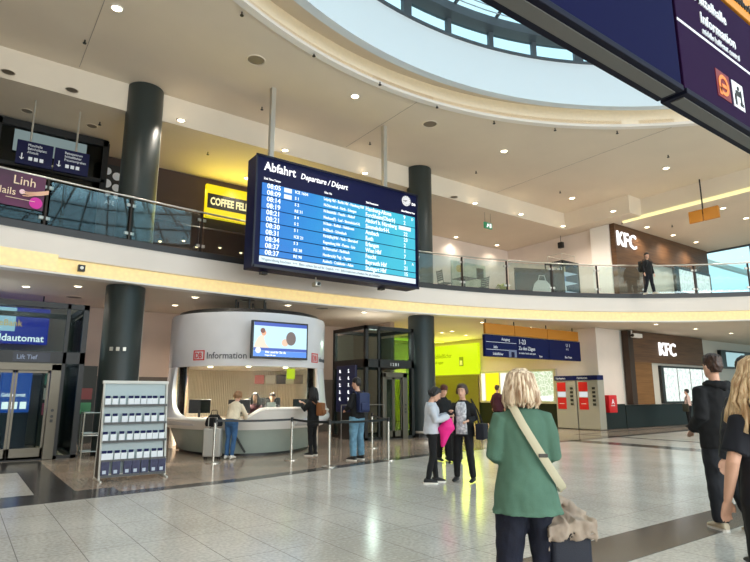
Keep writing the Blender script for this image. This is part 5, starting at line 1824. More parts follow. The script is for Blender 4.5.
ex = thing('exit_sign', (18.3, 16.6, 8.6), 'green emergency exit sign hanging from the ceiling above the balcony seating', 'exit sign')
MB().rbox(18.05, 18.55, 16.6, 16.66, 8.72, 9.0, 0.01).build('sign_panel', emit('exit_green', (20, 130, 80), 0.7), ex)
m = MB()
q = front(18.3, 16.59, 8.86)
m.cyl(-0.04, 0.07, 0, 0.004, 0.022, n=12, M=q); m.box(-0.08, 0.0, -0.03, 0.05, 0, 0.004, q); m.box(-0.12, -0.06, -0.09, -0.04, 0, 0.004, q); m.box(0.07, 0.17, -0.09, 0.09, 0, 0.004, q)
m.build('pictogram', M_LETTER_LIT, ex)
for x in (18.12, 18.48):
    MB().cyl(x, 16.63, 9.0, Z_LO - 0.002, 0.006, n=6).build('suspension_wire', M_DARK, ex)
sp = thing('loudspeaker', (24.2, 15.2, 8.9), 'small dark loudspeaker under the ceiling beside the white pillar', 'loudspeaker')
MB().rbox(24.0, 24.19, 16.9, 17.15, 8.8, 9.1, 0.015).build('housing', M_DARK, sp)
MB().cyl(24.1, 17.02, 9.1, Z_LO - 0.002, 0.012, n=6).build('bracket', M_DARK, sp)
sc_ = thing('security_camera', (2.6, 15.55, 4.55), 'small black camera box set in the light strip next to the left column', 'camera')
p = arc_pt(math.atan2(15.6 + 9.84, 2.12 - 8.05), -0.06)
MB().rbox(p[0] - 0.08, p[0] + 0.08, p[1] - 0.05, p[1] + 0.1, 4.52, 4.68, 0.01).build('housing', M_BLACK, sc_)
MB().cyl(0, 0, 0, 0.02, 0.04, n=14, M=Matrix.Translation((p[0], p[1] - 0.05, 4.6)) @ Matrix.Rotation(R(90), 4, 'X')).build('lens', M_ALU, sc_)

# ---------------------------------------------------------------- glass lifts
M_FRAME = mat('lift_frame_dark', (22, 20, 18), 0.45)
M_PORTAL = mat('door_steel', (100, 93, 80), 0.35, 0.5)


def lift(name_, label, x0, x1, y0, y1, zt, xd0, xd1, zmid, mirror=False):
    t = thing('glass_lift', ((x0 + x1) / 2, (y0 + y1) / 2, 0), label, 'lift')
    m_ = MB()
    for x in (x0, x1 - 0.12):
        for y in (y0, y1 - 0.12):
            m_.box(x, x + 0.12, y, y + 0.12, 0.0, zt)
    for (a_, b_) in ((zt - 0.13, zt), (zmid, zmid + 0.28), (0.0, 0.08)):
        m_.box(x0, x1, y0, y0 + 0.1, a_, b_)
        m_.box(x0, x1, y1 - 0.1, y1, a_, b_)
        m_.box(x0, x0 + 0.1, y0, y1, a_, b_)
        m_.box(x1 - 0.1, x1, y0, y1, a_, b_)
    m_.box(x1 - 0.5, x1 - 0.42, y0, y0 + 0.08, 0, zt) if not mirror else m_.box(x0 + 0.55, x0 + 0.62, y0, y0 + 0.08, 0, zt)
    m_.build('frame', M_FRAME, t)
    g1 = MB()
    g1.box(x0 + 0.12, x1 - 0.12, y0 + 0.04, y0 + 0.055, zmid + 0.28, zt - 0.13)
    g1.build('upper_glass', M_GLASS, t)
    MB().box(x0 + 0.04, x0 + 0.055, y0 + 0.12, y1 - 0.12, 0.08, zt - 0.22).build('side_glass', M_GLASS, t)
    MB().box(x1 - 0.055, x1 - 0.04, y0 + 0.12, y1 - 0.12, 0.08, zt - 0.22).build('side_glass', M_GLASS, t)
    MB().box(x0 + 0.12, xd0, y0 + 0.04, y0 + 0.055, 0.08, zmid).build('front_glass', M_GLASS, t) if xd0 - x0 > 0.3 else None
    MB().box(xd1, x1 - 0.12, y0 + 0.04, y0 + 0.055, 0.08, zmid).build('front_glass', M_GLASS, t)
    # steel door portal with two glazed leaves
    m_ = MB()
    m_.rbox(xd0, xd0 + 0.14, y0 - 0.06, y0 + 0.1, 0, 2.24, 0.01)
    m_.rbox(xd1 - 0.22, xd1, y0 - 0.06, y0 + 0.1, 0, 2.24, 0.01)
    m_.rbox(xd0, xd1, y0 - 0.06, y0 + 0.1, 2.08, 2.26, 0.01)
    m_.build('door_portal', M_PORTAL, t)
    xm = (xd0 + 0.14 + xd1 - 0.22) / 2
    for a_, b_ in ((xd0 + 0.15, xm - 0.005), (xm + 0.005, xd1 - 0.23)):
        m_ = MB()
        m_.box(a_, a_ + 0.05, y0, y0 + 0.05, 0.03, 2.08); m_.box(b_ - 0.05, b_, y0, y0 + 0.05, 0.03, 2.08)
        m_.box(a_, b_, y0, y0 + 0.05, 0.03, 0.28); m_.box(a_, b_, y0, y0 + 0.05, 2.02, 2.08)
        d_ = m_.build('door_leaf', M_PORTAL, t)
        MB().box(a_ + 0.05, b_ - 0.05, y0 + 0.02, y0 + 0.03, 0.28, 2.02).build('pane', M_GLASS, d_)
    m_ = MB()
    for z in (1.0, 1.14):
        m_.cyl(0, 0, 0, 0.012, 0.035, n=14, M=front(xd1 - 0.11, y0 - 0.06, z))
    m_.rbox(xd1 - 0.14, xd1 - 0.08, y0 - 0.075, y0 - 0.06, 0.86, 0.93, 0.003)
    m_.build('call_button', M_DARK, t)
    return t


# left glass enclosure with the double doors
L1 = lift('a', 'dark-framed glass enclosure with steel double doors at the far left of the hall', -2.6, 2.52, 15.9, 18.3, 3.75, 0.2, 2.02, 2.26)
m = MB()
T_front(m, 'Lift Tief', 0.15, 1.05, 15.89, 2.35, 0.9, bold=0.003)
m.build('door_sign_text', mat('sign_text_blue_white', (150, 162, 190), 0.5), L1)
MB().box(0.98, 1.75, 15.895, 15.9, 2.29, 2.51).build('door_sign', mat('door_sign_navy', (22, 26, 46), 0.4), L1)
# cash machine sign and machine seen through the glass
gs_ = thing('illuminated_sign', (1.2, 19.4, 2.9), 'blue illuminated Geldautomat sign seen through the glass above the double doors', 'sign')
MB().rbox(-0.6, 2.0, 19.3, 19.5, 2.95, 4.0, 0.01).build('light_box', emit('atm_blue', (24, 34, 150), 1.0), gs_)
MB().box(-0.6, 1.15, 19.27, 19.3, 3.3, 3.98).build('white_field', emit('atm_white', (180, 214, 236), 0.95), gs_)
T_front(MB(), 'Geldautomat', 0.28, 0.45, 19.26, 3.02, 0.98, bold=0.008).build('sign_text', M_LETTER_LIT, gs_)
T_front(MB(), 'ReiseBank', 0.26, 0.35, 19.26, 3.45, 0.9, bold=0.004).build('bank_lettering', emit('atm_orange', (240, 190, 90), 0.9), gs_)
m = MB()
for x in (-0.3, 1.8):
    m.cyl(x, 19.4, 4.0, Z_SOF - 0.002, 0.02, n=8)
m.build('suspension_rod', M_DARK, gs_)
at = thing('cash_machine', (1.4, 19.5, 0), 'blue cash machine with a lit panel seen through the glass double doors', 'cash machine')
MB().rbox(1.0, 1.75, 19.5, 20.2, 0, 1.0, 0.03).build('cabinet', mat('atm_dark', (30, 36, 60), 0.4), at)
MB().rbox(1.0, 1.75, 19.5, 20.2, 1.0, 2.15, 0.03).build('panel', emit('atm_panel_blue', (30, 92, 200), 0.6), at)
T_front(MB(), 'Geldautomat', 0.15, 1.03, 19.48, 1.45, 0.75, bold=0.004).build('panel_text', M_LETTER_LIT, at)
for k in range(3):
    MB().box(1.07 + k * 0.22, 1.23 + k * 0.22, 19.48, 19.5, 1.1, 1.3).build('label', M_LETTER_LIT, at)
ks = thing('shop_shelf', (2.7, 19.2, 0), 'dark shop shelf with coloured goods seen through the glass doors', 'shelf')
MB().box(2.1, 3.6, 20.2, 20.7, 0, 2.4).build('cabinet', mat('shelf_dark', (40, 46, 42), 0.5), ks)
for k in range(5):
    MB().box(2.15 + (k % 2) * 0.7, 2.8 + (k % 2) * 0.7, 20.17, 20.2, 0.9 + (k // 2) * 0.45, 1.25 + (k // 2) * 0.45).build('goods_panel', mat('goods_%s' % 'abcde'[k], ((196, 90, 110), (60, 130, 90), (220, 206, 190), (120, 60, 60), (90, 150, 120))[k], 0.5), ks)
bm_ = thing('banknote_stand', (-0.5, 17.0, 0), 'white and green board inside the glass enclosure', 'board')
MB().box(-0.6, -0.1, 19.6, 19.65, 0, 2.3).build('board', M_WHITE, bm_)

L2 = lift('b', 'dark-framed glass lift with steel doors beside the information desk', 11.15, 13.30, 15.9, 18.0, 3.85, 11.85, 12.95, 2.42, mirror=True)
T_front(MB(), '1 2 0 1', 0.16, 12.2, 15.89, 2.48, 0.9, bold=0.003).build('floor_lettering', M_LETTER, L2)
inf = thing('information_board', (11.5, 15.0, 0), 'tall blue information panel with white figures beside the glass lift', 'information panel')
MB().rbox(11.0, 11.08, 16.3, 17.5, 0.9, 2.5, 0.01).build('panel', mat('panel_blue', (26, 34, 74), 0.4), inf)
m = MB()
for j in range(2):
    for k in range(5):
        m.text('0123456789ABC'[j * 5 + k] + '.', 0.16, side(10.99, 17.3 - j * 0.55, 2.25 - k * 0.24), 1.0, bold=0.006)
m.build('lettering', M_LETTER_LIT, inf)
MB().box(11.02, 11.06, 16.4, 17.4, 0, 0.9).build('stand_foot', M_DARK, inf)
lf = bpy.data.lights.new('lift_light', 'POINT'); lf.energy = 45; lf.color = (1, 0.95, 0.85); lf.shadow_soft_size = 0.2
lo = bpy.data.objects.new('lift_light', lf); COL.objects.link(lo); lo.parent = L2; lo.location = (0, 0, 3.3)
lf = bpy.data.lights.new('lift_light', 'POINT'); lf.energy = 12; lf.color = (0.9, 0.97, 1.0); lf.shadow_soft_size = 0.2
lo = bpy.data.objects.new('lift_light', lf); COL.objects.link(lo); lo.parent = L1; lo.location = (0.6, 0.4, 3.3)

# ================================================================ INFORMATION DESK
IC = Vector((7.19, 16.53, 0))
IF = Vector((-0.399, -0.917, 0))
IL = Vector((0.917, -0.399, 0))


def ip(phi, rl, rf, z):
    return IC + IL * (rl * math.sin(phi)) + IF * (rf * math.cos(phi)) + Vector((0, 0, z))


M_GLOSSW = mat('glossy_white_shell', (222, 220, 222), 0.22, var=0.03, vscale=1.5)
M_COUNTER = mat('white_counter', (232, 226, 218), 0.3)
M_BASEG = mat('desk_base_grey_green', (160, 168, 158), 0.25, var=0.04, vscale=2)
desk = thing('information_desk', (7.19, 16.53, 0), 'round white information kiosk with curved counter and drum-shaped canopy', 'information desk')
DR = 2.3
m = MB()
m.lathe(IC.x, IC.y, [(DR, 2.26), (DR + 0.015, 2.3), (DR + 0.015, 3.68), (DR, 3.73), (DR - 0.08, 3.73), (DR - 0.08, 2.26)], n=96, ring=True)
m.build('canopy_drum', M_GLOSSW, desk, smooth=True)
MB().lathe(IC.x, IC.y, [(0.01, 3.74), (DR - 0.12, 3.74), (DR - 0.14, 3.76), (DR - 0.2, 3.86), (0.01, 3.87)], n=72).build('canopy_shade_disc', M_BLACK, desk, smooth=True)  # dark disc standing in for the soft shade between drum and ceiling
for k in range(6):
    a_ = k * PI / 3
    MB().cyl(IC.x + 0.5 * math.cos(a_), IC.y + 0.5 * math.sin(a_), 3.87, 4.398, 0.03, n=8).build('hanger_rod', M_DARK, desk)
MB().lathe(IC.x, IC.y, [(0.01, 2.30), (DR - 0.09, 2.30), (DR - 0.09, 2.34), (0.01, 2.34)], n=64).build('canopy_soffit', M_WHITE, desk)


def cyl_text(m_, txt, size, phi0, z0, r=DR + 0.02, sx=1.0, bold=0.0, ext=0.003):
    t_ = MB()
    t_.text(txt, size, Matrix.Identity(4), sx, ext, 'LEFT', bold)
    for v in t_.bm.verts:
        ph = phi0 + v.co.x / r
        v.co = ip(ph, r + v.co.z, r + v.co.z, z0 + v.co.y)
    m_.add(t_.bm)
    return m_


M_DARKTXT = mat('grey_lettering', (58, 62, 72), 0.5)
cyl_text(MB(), 'Information', 0.25, R(-29), 2.46, sx=0.95, bold=0.003).build('lettering', M_DARKTXT, desk)


def db_logo(phi, z, w_, h_):
    m_ = MB()
    for n_, (a_, b_, c_, d_) in enumerate(((0, w_, 0, 0.03), (0, w_, h_ - 0.03, h_), (0, 0.03, 0, h_), (w_ - 0.03, w_, 0, h_))):
        q = bmesh.new()
        pts_ = [(a_, c_), (b_, c_), (b_, d_), (a_, d_)]
        vs = [q.verts.new(ip(phi + x / DR, DR + 0.018 + e_, DR + 0.018 + e_, z + y)) for e_ in (0, 0.008) for x, y in pts_]
        for f in ((0, 1, 2, 3), (7, 6, 5, 4), (0, 4, 5, 1), (1, 5, 6, 2), (2, 6, 7, 3), (3, 7, 4, 0)):
            q.faces.new([vs[i] for i in f])
        m_.add(q)
    cyl_text(m_, 'DB', h_ * 0.82, phi + 0.045 / DR, z + 0.055, r=DR + 0.022, sx=0.82, bold=0.008)
    return m_.build('rail_logo', M_DBRED, desk)


db_logo(R(-39.5), 2.42, 0.36, 0.27)
db_logo(R(50), 2.42, 0.36, 0.27)
cyl_text(MB(), 'Information', 0.2, R(61), 2.46, sx=0.9, bold=0.003).build('lettering', M_DARKTXT, desk)

# counter: low section on the left, raised wave to the right
PH = [R(-78 + 156 * i / 60) for i in range(61)]


def ztop(phi):
    d_ = math.degrees(phi)
    a_ = 0.92
    t_ = min(1, max(0, (d_ + 4) / 16))
    t_ = t_ * t_ * (3 - 2 * t_)
    u_ = min(1, max(0, (d_ - 40) / 30))
    return a_ + 0.26 * t_ - 0.08 * u_


m = MB()
m.loft([[ip(p, 2.05, 2.65, ztop(p) - 0.05), ip(p, 2.42, 3.22, ztop(p) - 0.05 - 0.10), ip(p, 2.48, 3.30, ztop(p) - 0.04), ip(p, 2.44, 3.26, ztop(p)), ip(p, 2.05, 2.65, ztop(p))] for p in PH])
m.build('countertop', M_COUNTER, desk, smooth=True)
m = MB()
m.loft([[ip(p, 2.16, 2.9, 0.64), ip(p, 2.30, 3.12, 0.64), ip(p, 2.46, 3.28, ztop(p) - 0.08), ip(p, 2.3, 3.0, ztop(p) - 0.08)] for p in PH])
m.build('counter_apron', M_COUNTER, desk, smooth=True)
m = MB()
m.loft([[ip(p, 1.8, 2.6, 0.06), ip(p, 1.92, 2.92, 0.06), ip(p, 2.2, 3.10, 0.72), ip(p, 2.0, 2.7, 0.72)] for p in PH])
m.build('base', M_BASEG, desk, smooth=True)
m = MB()
m.loft([[ip(p, 1.78, 2.55, 0.0), ip(p, 1.87, 2.85, 0.0), ip(p, 1.87, 2.85, 0.07), ip(p, 1.78, 2.55, 0.07)] for p in PH])
m.build('plinth', M_DARK, desk)
MB().tube([ip(R(-9), 2.40, 3.14, 0.72), ip(R(0), 2.30, 3.04, 0.10)], 0.028, n=8).build('slanted_strut', M_DARK, desk)
# side shells that sweep from the counter up to the canopy
for s_ in (-1, 1):
    m = MB()
    rings = []
    for z, dl, rl_, rf_, th in ((2.27, 38, 2.30, 2.30, 0.07), (1.9, 37, 2.33, 2.34, 0.08), (1.5, 38, 2.36, 2.42, 0.09), (1.2, 43, 2.40, 2.58, 0.11), (1.02, 50, 2.46, 2.85, 0.14), (0.92, 58, 2.50, 3.08, 0.18), (0.84, 64, 2.50, 3.22, 0.2), (0.76, 66, 2.44, 3.22, 0.2), (0.70, 66, 2.34, 3.12, 0.2)):
        NA = 14
        A_ = [R(s_ * (98 - dl * i / NA)) for i in range(NA + 1)]
        rings.append([ip(a_, rl_, rf_, z) for a_ in A_] + [ip(a_, rl_ - th, rf_ - th, z) for a_ in reversed(A_)])
    m.loft(rings)
    m.build('side_shell', M_GLOSSW, desk, smooth=True, ang=50)
# rear wall with vertical ribs
M_RIBW = mat('ribbed_beige_panel', (224, 212, 196), 0.4, var=0.03)
m = MB()
for i in range(120):
    a_ = R(76 + 208 * i / 120)
    r1 = 2.12
    b_ = R(76 + 208 * (i + 0.72) / 120)
    m.loft([[ip(a_, r1, r1, z), ip(b_, r1, r1, z), ip(b_, r1 - 0.05, r1 - 0.05, z), ip(a_, r1 - 0.05, r1 - 0.05, z)] for z in (0.01, 2.29)])
m.loft([[ip(R(76 + 208 * i / 60), 2.17, 2.17, z_) for z_ in (0.01, 2.29)] + [ip(R(76 + 208 * i / 60), 2.13, 2.13, z_) for z_ in (2.29, 0.01)] for i in range(61)])
m.build('rear_wall', M_RIBW, desk)
MB().cyl(*ip(R(-62), 2.0, 2.0, 0)[:2], 0.02, 2.29, 0.11, n=20).build('support_column', mat('support_tan', (150, 122, 92), 0.5), desk, smooth=True)

# three small spots in the canopy soffit
for k, ph_ in enumerate((-50, 0, 50)):
    d = bpy.data.lights.new('desk_light', 'SPOT'); d.energy = 850; d.color = (1, 0.9, 0.76); d.spot_size = R(140); d.spot_blend = 0.8; d.shadow_soft_size = 0.1
    lo = bpy.data.objects.new('desk_light', d); COL.objects.link(lo)
    q = ip(R(ph_), 1.4, 1.4, 2.26)
    lo.location = q - Vector(desk.location)
    lo.parent = desk
    MB().cyl(q.x, q.y, 2.275, 2.30, 0.07, n=16).build('soffit_spot', M_BULB, desk)
# glass screen above the counter
m = MB()
PG = [R(-70 + 140 * i / 40) for i in range(41)]
m.loft([[ip(p, 2.08, 2.26, 0.95), ip(p, 2.09, 2.27, 0.95), ip(p, 2.09, 2.27, 2.27), ip(p, 2.08, 2.26, 2.27)] for p in PG])
m.build('glass_screen', glass('desk_glass', (232, 236, 232), 0.12), desk, smooth=True)

# wall screen on the drum
tvs = thing('wall_screen', (7.0, 14.1, 2.45), 'large flat screen showing people talking, mounted on the information canopy', 'screen')
MB().rbox(6.17, 7.86, 14.04, 14.14, 2.45, 3.47, 0.01).build('bezel', M_BLACK, tvs)
MB().box(6.98, 7.06, 14.14, 14.25, 2.8, 3.1).build('wall_bracket', M_DARK, tvs)
MB().box(6.22, 7.81, 14.03, 14.042, 2.51, 3.42).build('picture', emit('tv_pale_blue', (184, 222, 240), 1.0), tvs)
m = MB(); m.box(6.22, 7.81, 14.026, 14.031, 3.33, 3.42); m.box(6.22, 7.81, 14.026, 14.031, 2.66, 2.74); m.build('blue_band', emit('tv_blue', (30, 70, 170), 1.0), tvs)
MB().box(6.22, 7.81, 14.0255, 14.031, 2.51, 2.655).build('caption_strip', emit('tv_caption_blue', (70, 130, 220), 1.0), tvs)
m = MB()
T_front(m, 'Wir sind für Sie da', 0.09, 6.55, 14.024, 2.60, 0.9)
T_front(m, 'Fragen Sie uns', 0.06, 6.55, 14.024, 2.53, 0.9)
m.build('caption_text', M_LETTER_LIT, tvs)
MB().cyl(0, 0, 0, 0.004, 0.08, n=24, M=front(6.35, 14.024, 2.67)).build('round_logo', emit('tv_logo_white', (220, 236, 250), 1.0), tvs)
q = front(6.45, 14.03, 2.74)
m = MB(); m.loft([[q @ Vector((x * 0.01 + 0.10 * s_ * w_, y, zz)) for s_, zz in ((-1, 0), (1, 0), (1, 0.004), (-1, 0.004))] for x, y, w_ in ((0, 0.0, 2.2), (-4, 0.12, 1.5), (-3, 0.26, 0.9), (2, 0.33, 0.6))])
m.build('pictured_person', emit('tv_beige', (232, 214, 190), 0.9), tvs)
m = MB(); m.cyl(0.05, 0.40, 0, 0.005, 0.075, n=20, M=q)
m.build('pictured_face', emit('tv_skin', (226, 160, 120), 0.9), tvs)
m = MB(); m.cyl(0.02, 0.46, 0.001, 0.006, 0.07, n=20, M=q)
m.build('pictured_hair', emit('tv_hair', (120, 60, 40), 0.8), tvs)
m = MB(); m.cyl(0, 0, 0, 0.005, 0.15, n=28, M=front(7.32, 14.03, 3.02) @ Matrix.Scale(1.25, 4, (0, 1, 0)))
m.build('pictured_head', emit('tv_hair_grey', (110, 92, 86), 0.8), tvs)
m = MB(); m.cyl(0, 0, 0, 0.004, 0.10, n=28, M=front(7.14, 14.0305, 2.90))
m.build('pictured_hand', emit('tv_skin2', (230, 190, 160), 0.9), tvs)

# inside the desk: monitors, chair, staff
src = thing('computer_monitor', (0, 0, 0), 'black computer monitor on the information counter next to the woman in cream', 'monitor', 'computer monitors on the information counter')
MB().rbox(-0.28, 0.28, -0.02, 0.02, 0.12, 0.48, 0.01).build('screen_housing', M_BLACK, src, local=True)
MB().rbox(-0.03, 0.03, -0.03, 0.03, 0.01, 0.2, 0.008).build('stand', M_DARK, src, local=True)
MB().rbox(-0.12, 0.12, -0.08, 0.08, 0.0, 0.015, 0.005).build('foot', M_DARK, src, local=True)
for k, (d_, lab) in enumerate(((-42, 'black computer monitor at the low left end of the information counter'), (-6, 'black computer monitor behind the wave of the counter'), (58, 'black computer monitor beside the woman in the dark coat'))):
    o = src if k == 0 else dup(src, (0, 0, 0))
    q = ip(R(d_), 1.85, 2.45, 0.9)
    o.location = q
    o.rotation_euler = (0, 0, -YAW + R(10))
    o['label'] = lab
    MB().rbox(q.x - 0.4, q.x + 0.4, q.y - 0.25, q.y + 0.3, 0.86, 0.895, 0.008).build('inner_shelf', M_COUNTER, desk)
st1 = ip(R(10), 1.3, 1.5, 0)
st2 = ip(R(28), 1.5, 1.5, 0)
SIT = {'L': ((-0.11, 0.38, 0.70), (-0.11, 0.42, 0.26)), 'R': ((0.11, 0.38, 0.70), (0.11, 0.42, 0.26))}
person('staff member with dark hair in maroon jacket seated behind the information counter', (st1.x, st1.y), R(150), 1.66, D_MAROON, D_BLACKC, D_SHOE_B, H_BLACK, hair_style='long', hair_len=1.42, hz=0.78, legs=SIT, seed=41, face=True, vox=0.013,
       arms={'L': ((-0.22, 0.16, 1.14), (-0.12, 0.36, 1.16)), 'R': ((0.22, 0.16, 1.14), (0.12, 0.36, 1.16))})
person('staff member holding a white sheet seated beside the empty office chair', (st2.x, st2.y), R(150), 1.66, D_NAVYC, D_BLACKC, D_SHOE_B, H_BLACK, hz=0.78, legs=SIT, seed=43, face=True, vox=0.013,
       arms={'L': ((-0.22, 0.16, 1.14), (-0.12, 0.34, 1.22)), 'R': ((0.22, 0.16, 1.14), (0.12, 0.34, 1.22))})


def office_chair(label, x, y, rz):
    t = thing('office_chair', (x, y, 0), label, 'chair', rz=rz)
    MB().rbox(-0.24, 0.24, -0.24, 0.24, 0.62, 0.69, 0.03).build('seat', M_BLACK, t, local=True, smooth=True)
    MB().rbox(-0.21, 0.21, -0.30, -0.23, 0.72, 1.42, 0.03).build('backrest', M_BLACK, t, local=True, smooth=True)
    MB().cyl(0, 0, 0.1, 0.56, 0.03, n=12).build('gas_post', M_STEEL, t, local=True)
    MB().tube([(0, -0.2, 0.6), (0, -0.3, 0.62), (0, -0.3, 0.85)], 0.02, n=8).build('back_support', M_BLACK, t, local=True)
    m_ = MB()
    for k in range(5):
        a_ = k * 2 * PI / 5
        m_.tube([(0, 0, 0.11), (0.28 * math.cos(a_), 0.28 * math.sin(a_), 0.05)], 0.02, n=6)
        m_.ball((0.28 * math.cos(a_), 0.28 * math.sin(a_), 0.026), 0.026, n=8)
    m_.build('star_base', M_BLACK, t, local=True)
    return t


q = ip(R(19), 0.9, 1.0, 0)
office_chair('empty black high-backed office chair between the two staff members', q.x, q.y, R(150))
for st, lab in ((st1, 'black office chair under the staff member in maroon'), (st2, 'black office chair under the staff member with the sheet')):
    office_chair(lab, st.x, st.y, R(150))
pp = thing('paper_sheet', (st2.x, st2.y, 1.0), 'white paper sheet held up by the staff member in dark blue', 'paper', rz=R(150))
MB().box(-0.12, 0.12, 0.385, 0.39, 0.0, 0.30).build('sheet', M_LETTER, pp, local=True)
yl2 = thing('hanging_sign', (0, 0, 0), 'small glowing yellow-green sign hanging inside the information kiosk', 'sign')
q = ip(R(50), 1.6, 1.6, 2.0)
yl2.location = (q.x, q.y, 1.95)
MB().rbox(-0.12, 0.12, -0.02, 0.02, 0.0, 0.30, 0.006, Matrix.Rotation(-YAW, 4, 'Z')).build('panel', M_YEL, yl2, local=True)
MB().cyl(0, 0, 0.3, 0.345, 0.006, n=6).build('wire', M_DARK, yl2, local=True)
m = MB()
src = None
for k, (d_, c_) in enumerate(((8, (190, 110, 110)), (16, (200, 196, 190)), (24, (90, 90, 100)), (32, (210, 214, 200)), (40, (120, 110, 100)))):
    q = ip(R(180 - d_ * 1.4), 1.98, 1.98, 0)
    o = thing('notice_board', (q.x, q.y, 1.85), 'small notice pinned high on the ribbed kiosk wall, %s' % ('dusty red one', 'pale grey one', 'dark grey one', 'cream one', 'brownish one')[k], 'notice')
    MB().rbox(-0.16, 0.16, -0.012, 0.012, 0.0, 0.3, 0.004, Matrix.Rotation(-YAW, 4, 'Z')).build('board', mat('notice_%s' % 'abcde'[k], c_, 0.6), o, local=True)

# ---------------------------------------------------------------- leaflet rack
rk = thing('leaflet_rack', (2.8, 11.45, 0), 'free-standing white leaflet rack with five shelves of timetables in front of the column', 'leaflet rack')
X0, X1 = 2.22, 3.36
M_RACK = mat('rack_white_metal', (214, 212, 204), 0.35)
M_RBACK = mat('rack_pale_back', (176, 190, 192), 0.4)
M_RLIP = mat('rack_shelf_dark', (84, 84, 84), 0.5)


def yb(z):
    return 11.42 + 0.24 * z / 1.76


for x in (X0, X1):
    m = MB()
    m.tube([(x, yb(0) - 0.02, 0.02), (x, yb(1.76), 1.76)], 0.02, n=8)
    m.tube([(x, yb(0) - 0.18, 0.015), (x, yb(0) + 0.45, 0.015)], 0.018, n=8)
    m.tube([(x, yb(0) + 0.42, 0.02), (x, yb(1.7) + 0.02, 1.7)], 0.014, n=8)
    m.build('side_frame', M_RACK, rk, smooth=True)
    m = MB()
    m.loft([[Vector((x - 0.006, yb(0.05), 0.05)), Vector((x + 0.006, yb(0.05), 0.05)), Vector((x + 0.006, yb(0.05) + 0.36, 0.05)), Vector((x - 0.006, yb(0.05) + 0.36, 0.05))],
            [Vector((x - 0.006, yb(1.7), 1.7)), Vector((x + 0.006, yb(1.7), 1.7)), Vector((x + 0.006, yb(1.7) + 0.04, 1.7)), Vector((x - 0.006, yb(1.7) + 0.04, 1.7))]])
    m.build('side_panel', mat('rack_side_dark', (70, 64, 58), 0.5), rk)
MB().rbox(X0 - 0.03, X1 + 0.03, yb(1.76) - 0.03, yb(1.76) + 0.05, 1.72, 1.78, 0.012).build('top_bar', M_RACK, rk)
MB().rbox(X0, X1, yb(0) - 0.03, yb(0) + 0.02, 0.06, 0.12, 0.01).build('bottom_bar', M_RACK, rk)
m = MB()
m.loft([[Vector((x, yb(z) + d_, z)) for z, d_ in ((0.12, 0.05), (1.72, 0.02), (1.72, 0.035), (0.12, 0.065))] for x in (X0 + 0.02, X1 - 0.02)])
m.build('back_panel', M_RBACK, rk)
SH = [1.33, 1.01, 0.69, 0.36, 0.10]
for z in SH:
    s_ = MB().box(X0 + 0.01, X1 - 0.01, yb(z) - 0.09, yb(z) + 0.03, z - 0.012, z).build('shelf', M_RACK, rk)
    MB().box(X0 + 0.01, X1 - 0.01, yb(z) - 0.10, yb(z) - 0.09, z - 0.03, z + 0.012).build('shelf_lip', M_RLIP, s_)
ROWX = [[85, 122, 160, 203, 235, 270, 303, 333, 372], [88, 126, 175, 212, 247, 292, 330, 373], [80, 122, 165, 205, 242, 275, 308, 340, 375], [73, 110, 147, 180, 217, 260, 297, 337, 370], [65, 120, 178, 220, 265, 315, 357]]
src = thing('timetable_leaflet', (0, 0, 0), 'stack of folded white leaflets with navy tops', 'leaflet')
MB().rbox(-0.050, 0.050, -0.02, 0.02, 0.0, 0.128, 0.002).build('cover', M_LETTER, src, local=True)
MB().rbox(-0.049, 0.034, -0.023, -0.004, 0.12, 0.168, 0.002).build('title_band', M_NAVY2, src, local=True)
src2 = thing('brochure', (0, 0, 0), 'navy brochure with pale photo on the bottom shelf of the leaflet rack', 'brochure', 'navy brochures on the bottom shelf')
MB().rbox(-0.068, 0.068, -0.015, 0.015, 0.0, 0.235, 0.002).build('cover', mat('brochure_navy', (18, 22, 66), 0.45, col2=(46, 48, 84), vscale=14), src2, local=True)
MB().box(-0.04, 0.02, -0.017, -0.0145, 0.03, 0.09).build('cover_picture', mat('brochure_pale', (190, 200, 214), 0.5), src2, local=True)
ORD = ('topmost', 'second', 'third', 'fourth')
first = [True, True]
for r_i, row in enumerate(ROWX):
    for x in row:
        U = X0 + (x - 66 + 1.0 * 0) / 330 * 1.12
        if r_i == 4:
            U = X0 + 0.06 + (x - 60) / 330 * 1.12
        U = min(X1 - 0.06, max(X0 + 0.055, U))
        z = SH[r_i]
        loc = (U, yb(z) - 0.055, z + 0.001)
        k = 1 if r_i == 4 else 0
        s0 = src2 if k else src
        if first[k]:
            o = s0
            o.location = loc
            first[k] = False
        else:
            o = dup(s0, loc)
        if not k:
            o['label'] = 'white timetable leaflets with navy top on the %s rack shelf, %s from the left' % (ORD[r_i], NUM[row.index(x)])
            o['group'] = 'leaflets on the %s shelf of the rack' % ORD[r_i]
        else:
            o['label'] = 'navy brochure on the bottom shelf of the leaflet rack, %s from the left' % NUM[row.index(x)]

# ---------------------------------------------------------------- queue posts and belts
M_POSTS = mat('polished_steel_post', (200, 196, 186), 0.25, 0.9)


def queue_post(label, x, y):
    t = thing('queue_post', (x, y, 0), label, 'queue post', 'steel queue posts before the information desk')
    MB().lathe(0, 0, [(0.01, 0.0), (0.17, 0.0), (0.17, 0.018), (0.06, 0.035), (0.01, 0.036)], n=32).build('base', M_POSTS, t, local=True, smooth=True)
    MB().cyl(0, 0, 0.03, 0.88, 0.028, n=20).build('tube', M_POSTS, t, local=True, smooth=True)
    MB().cyl(0, 0, 0.88, 0.98, 0.034, n=20).build('belt_head', M_BLACK, t, local=True, smooth=True)
    return t


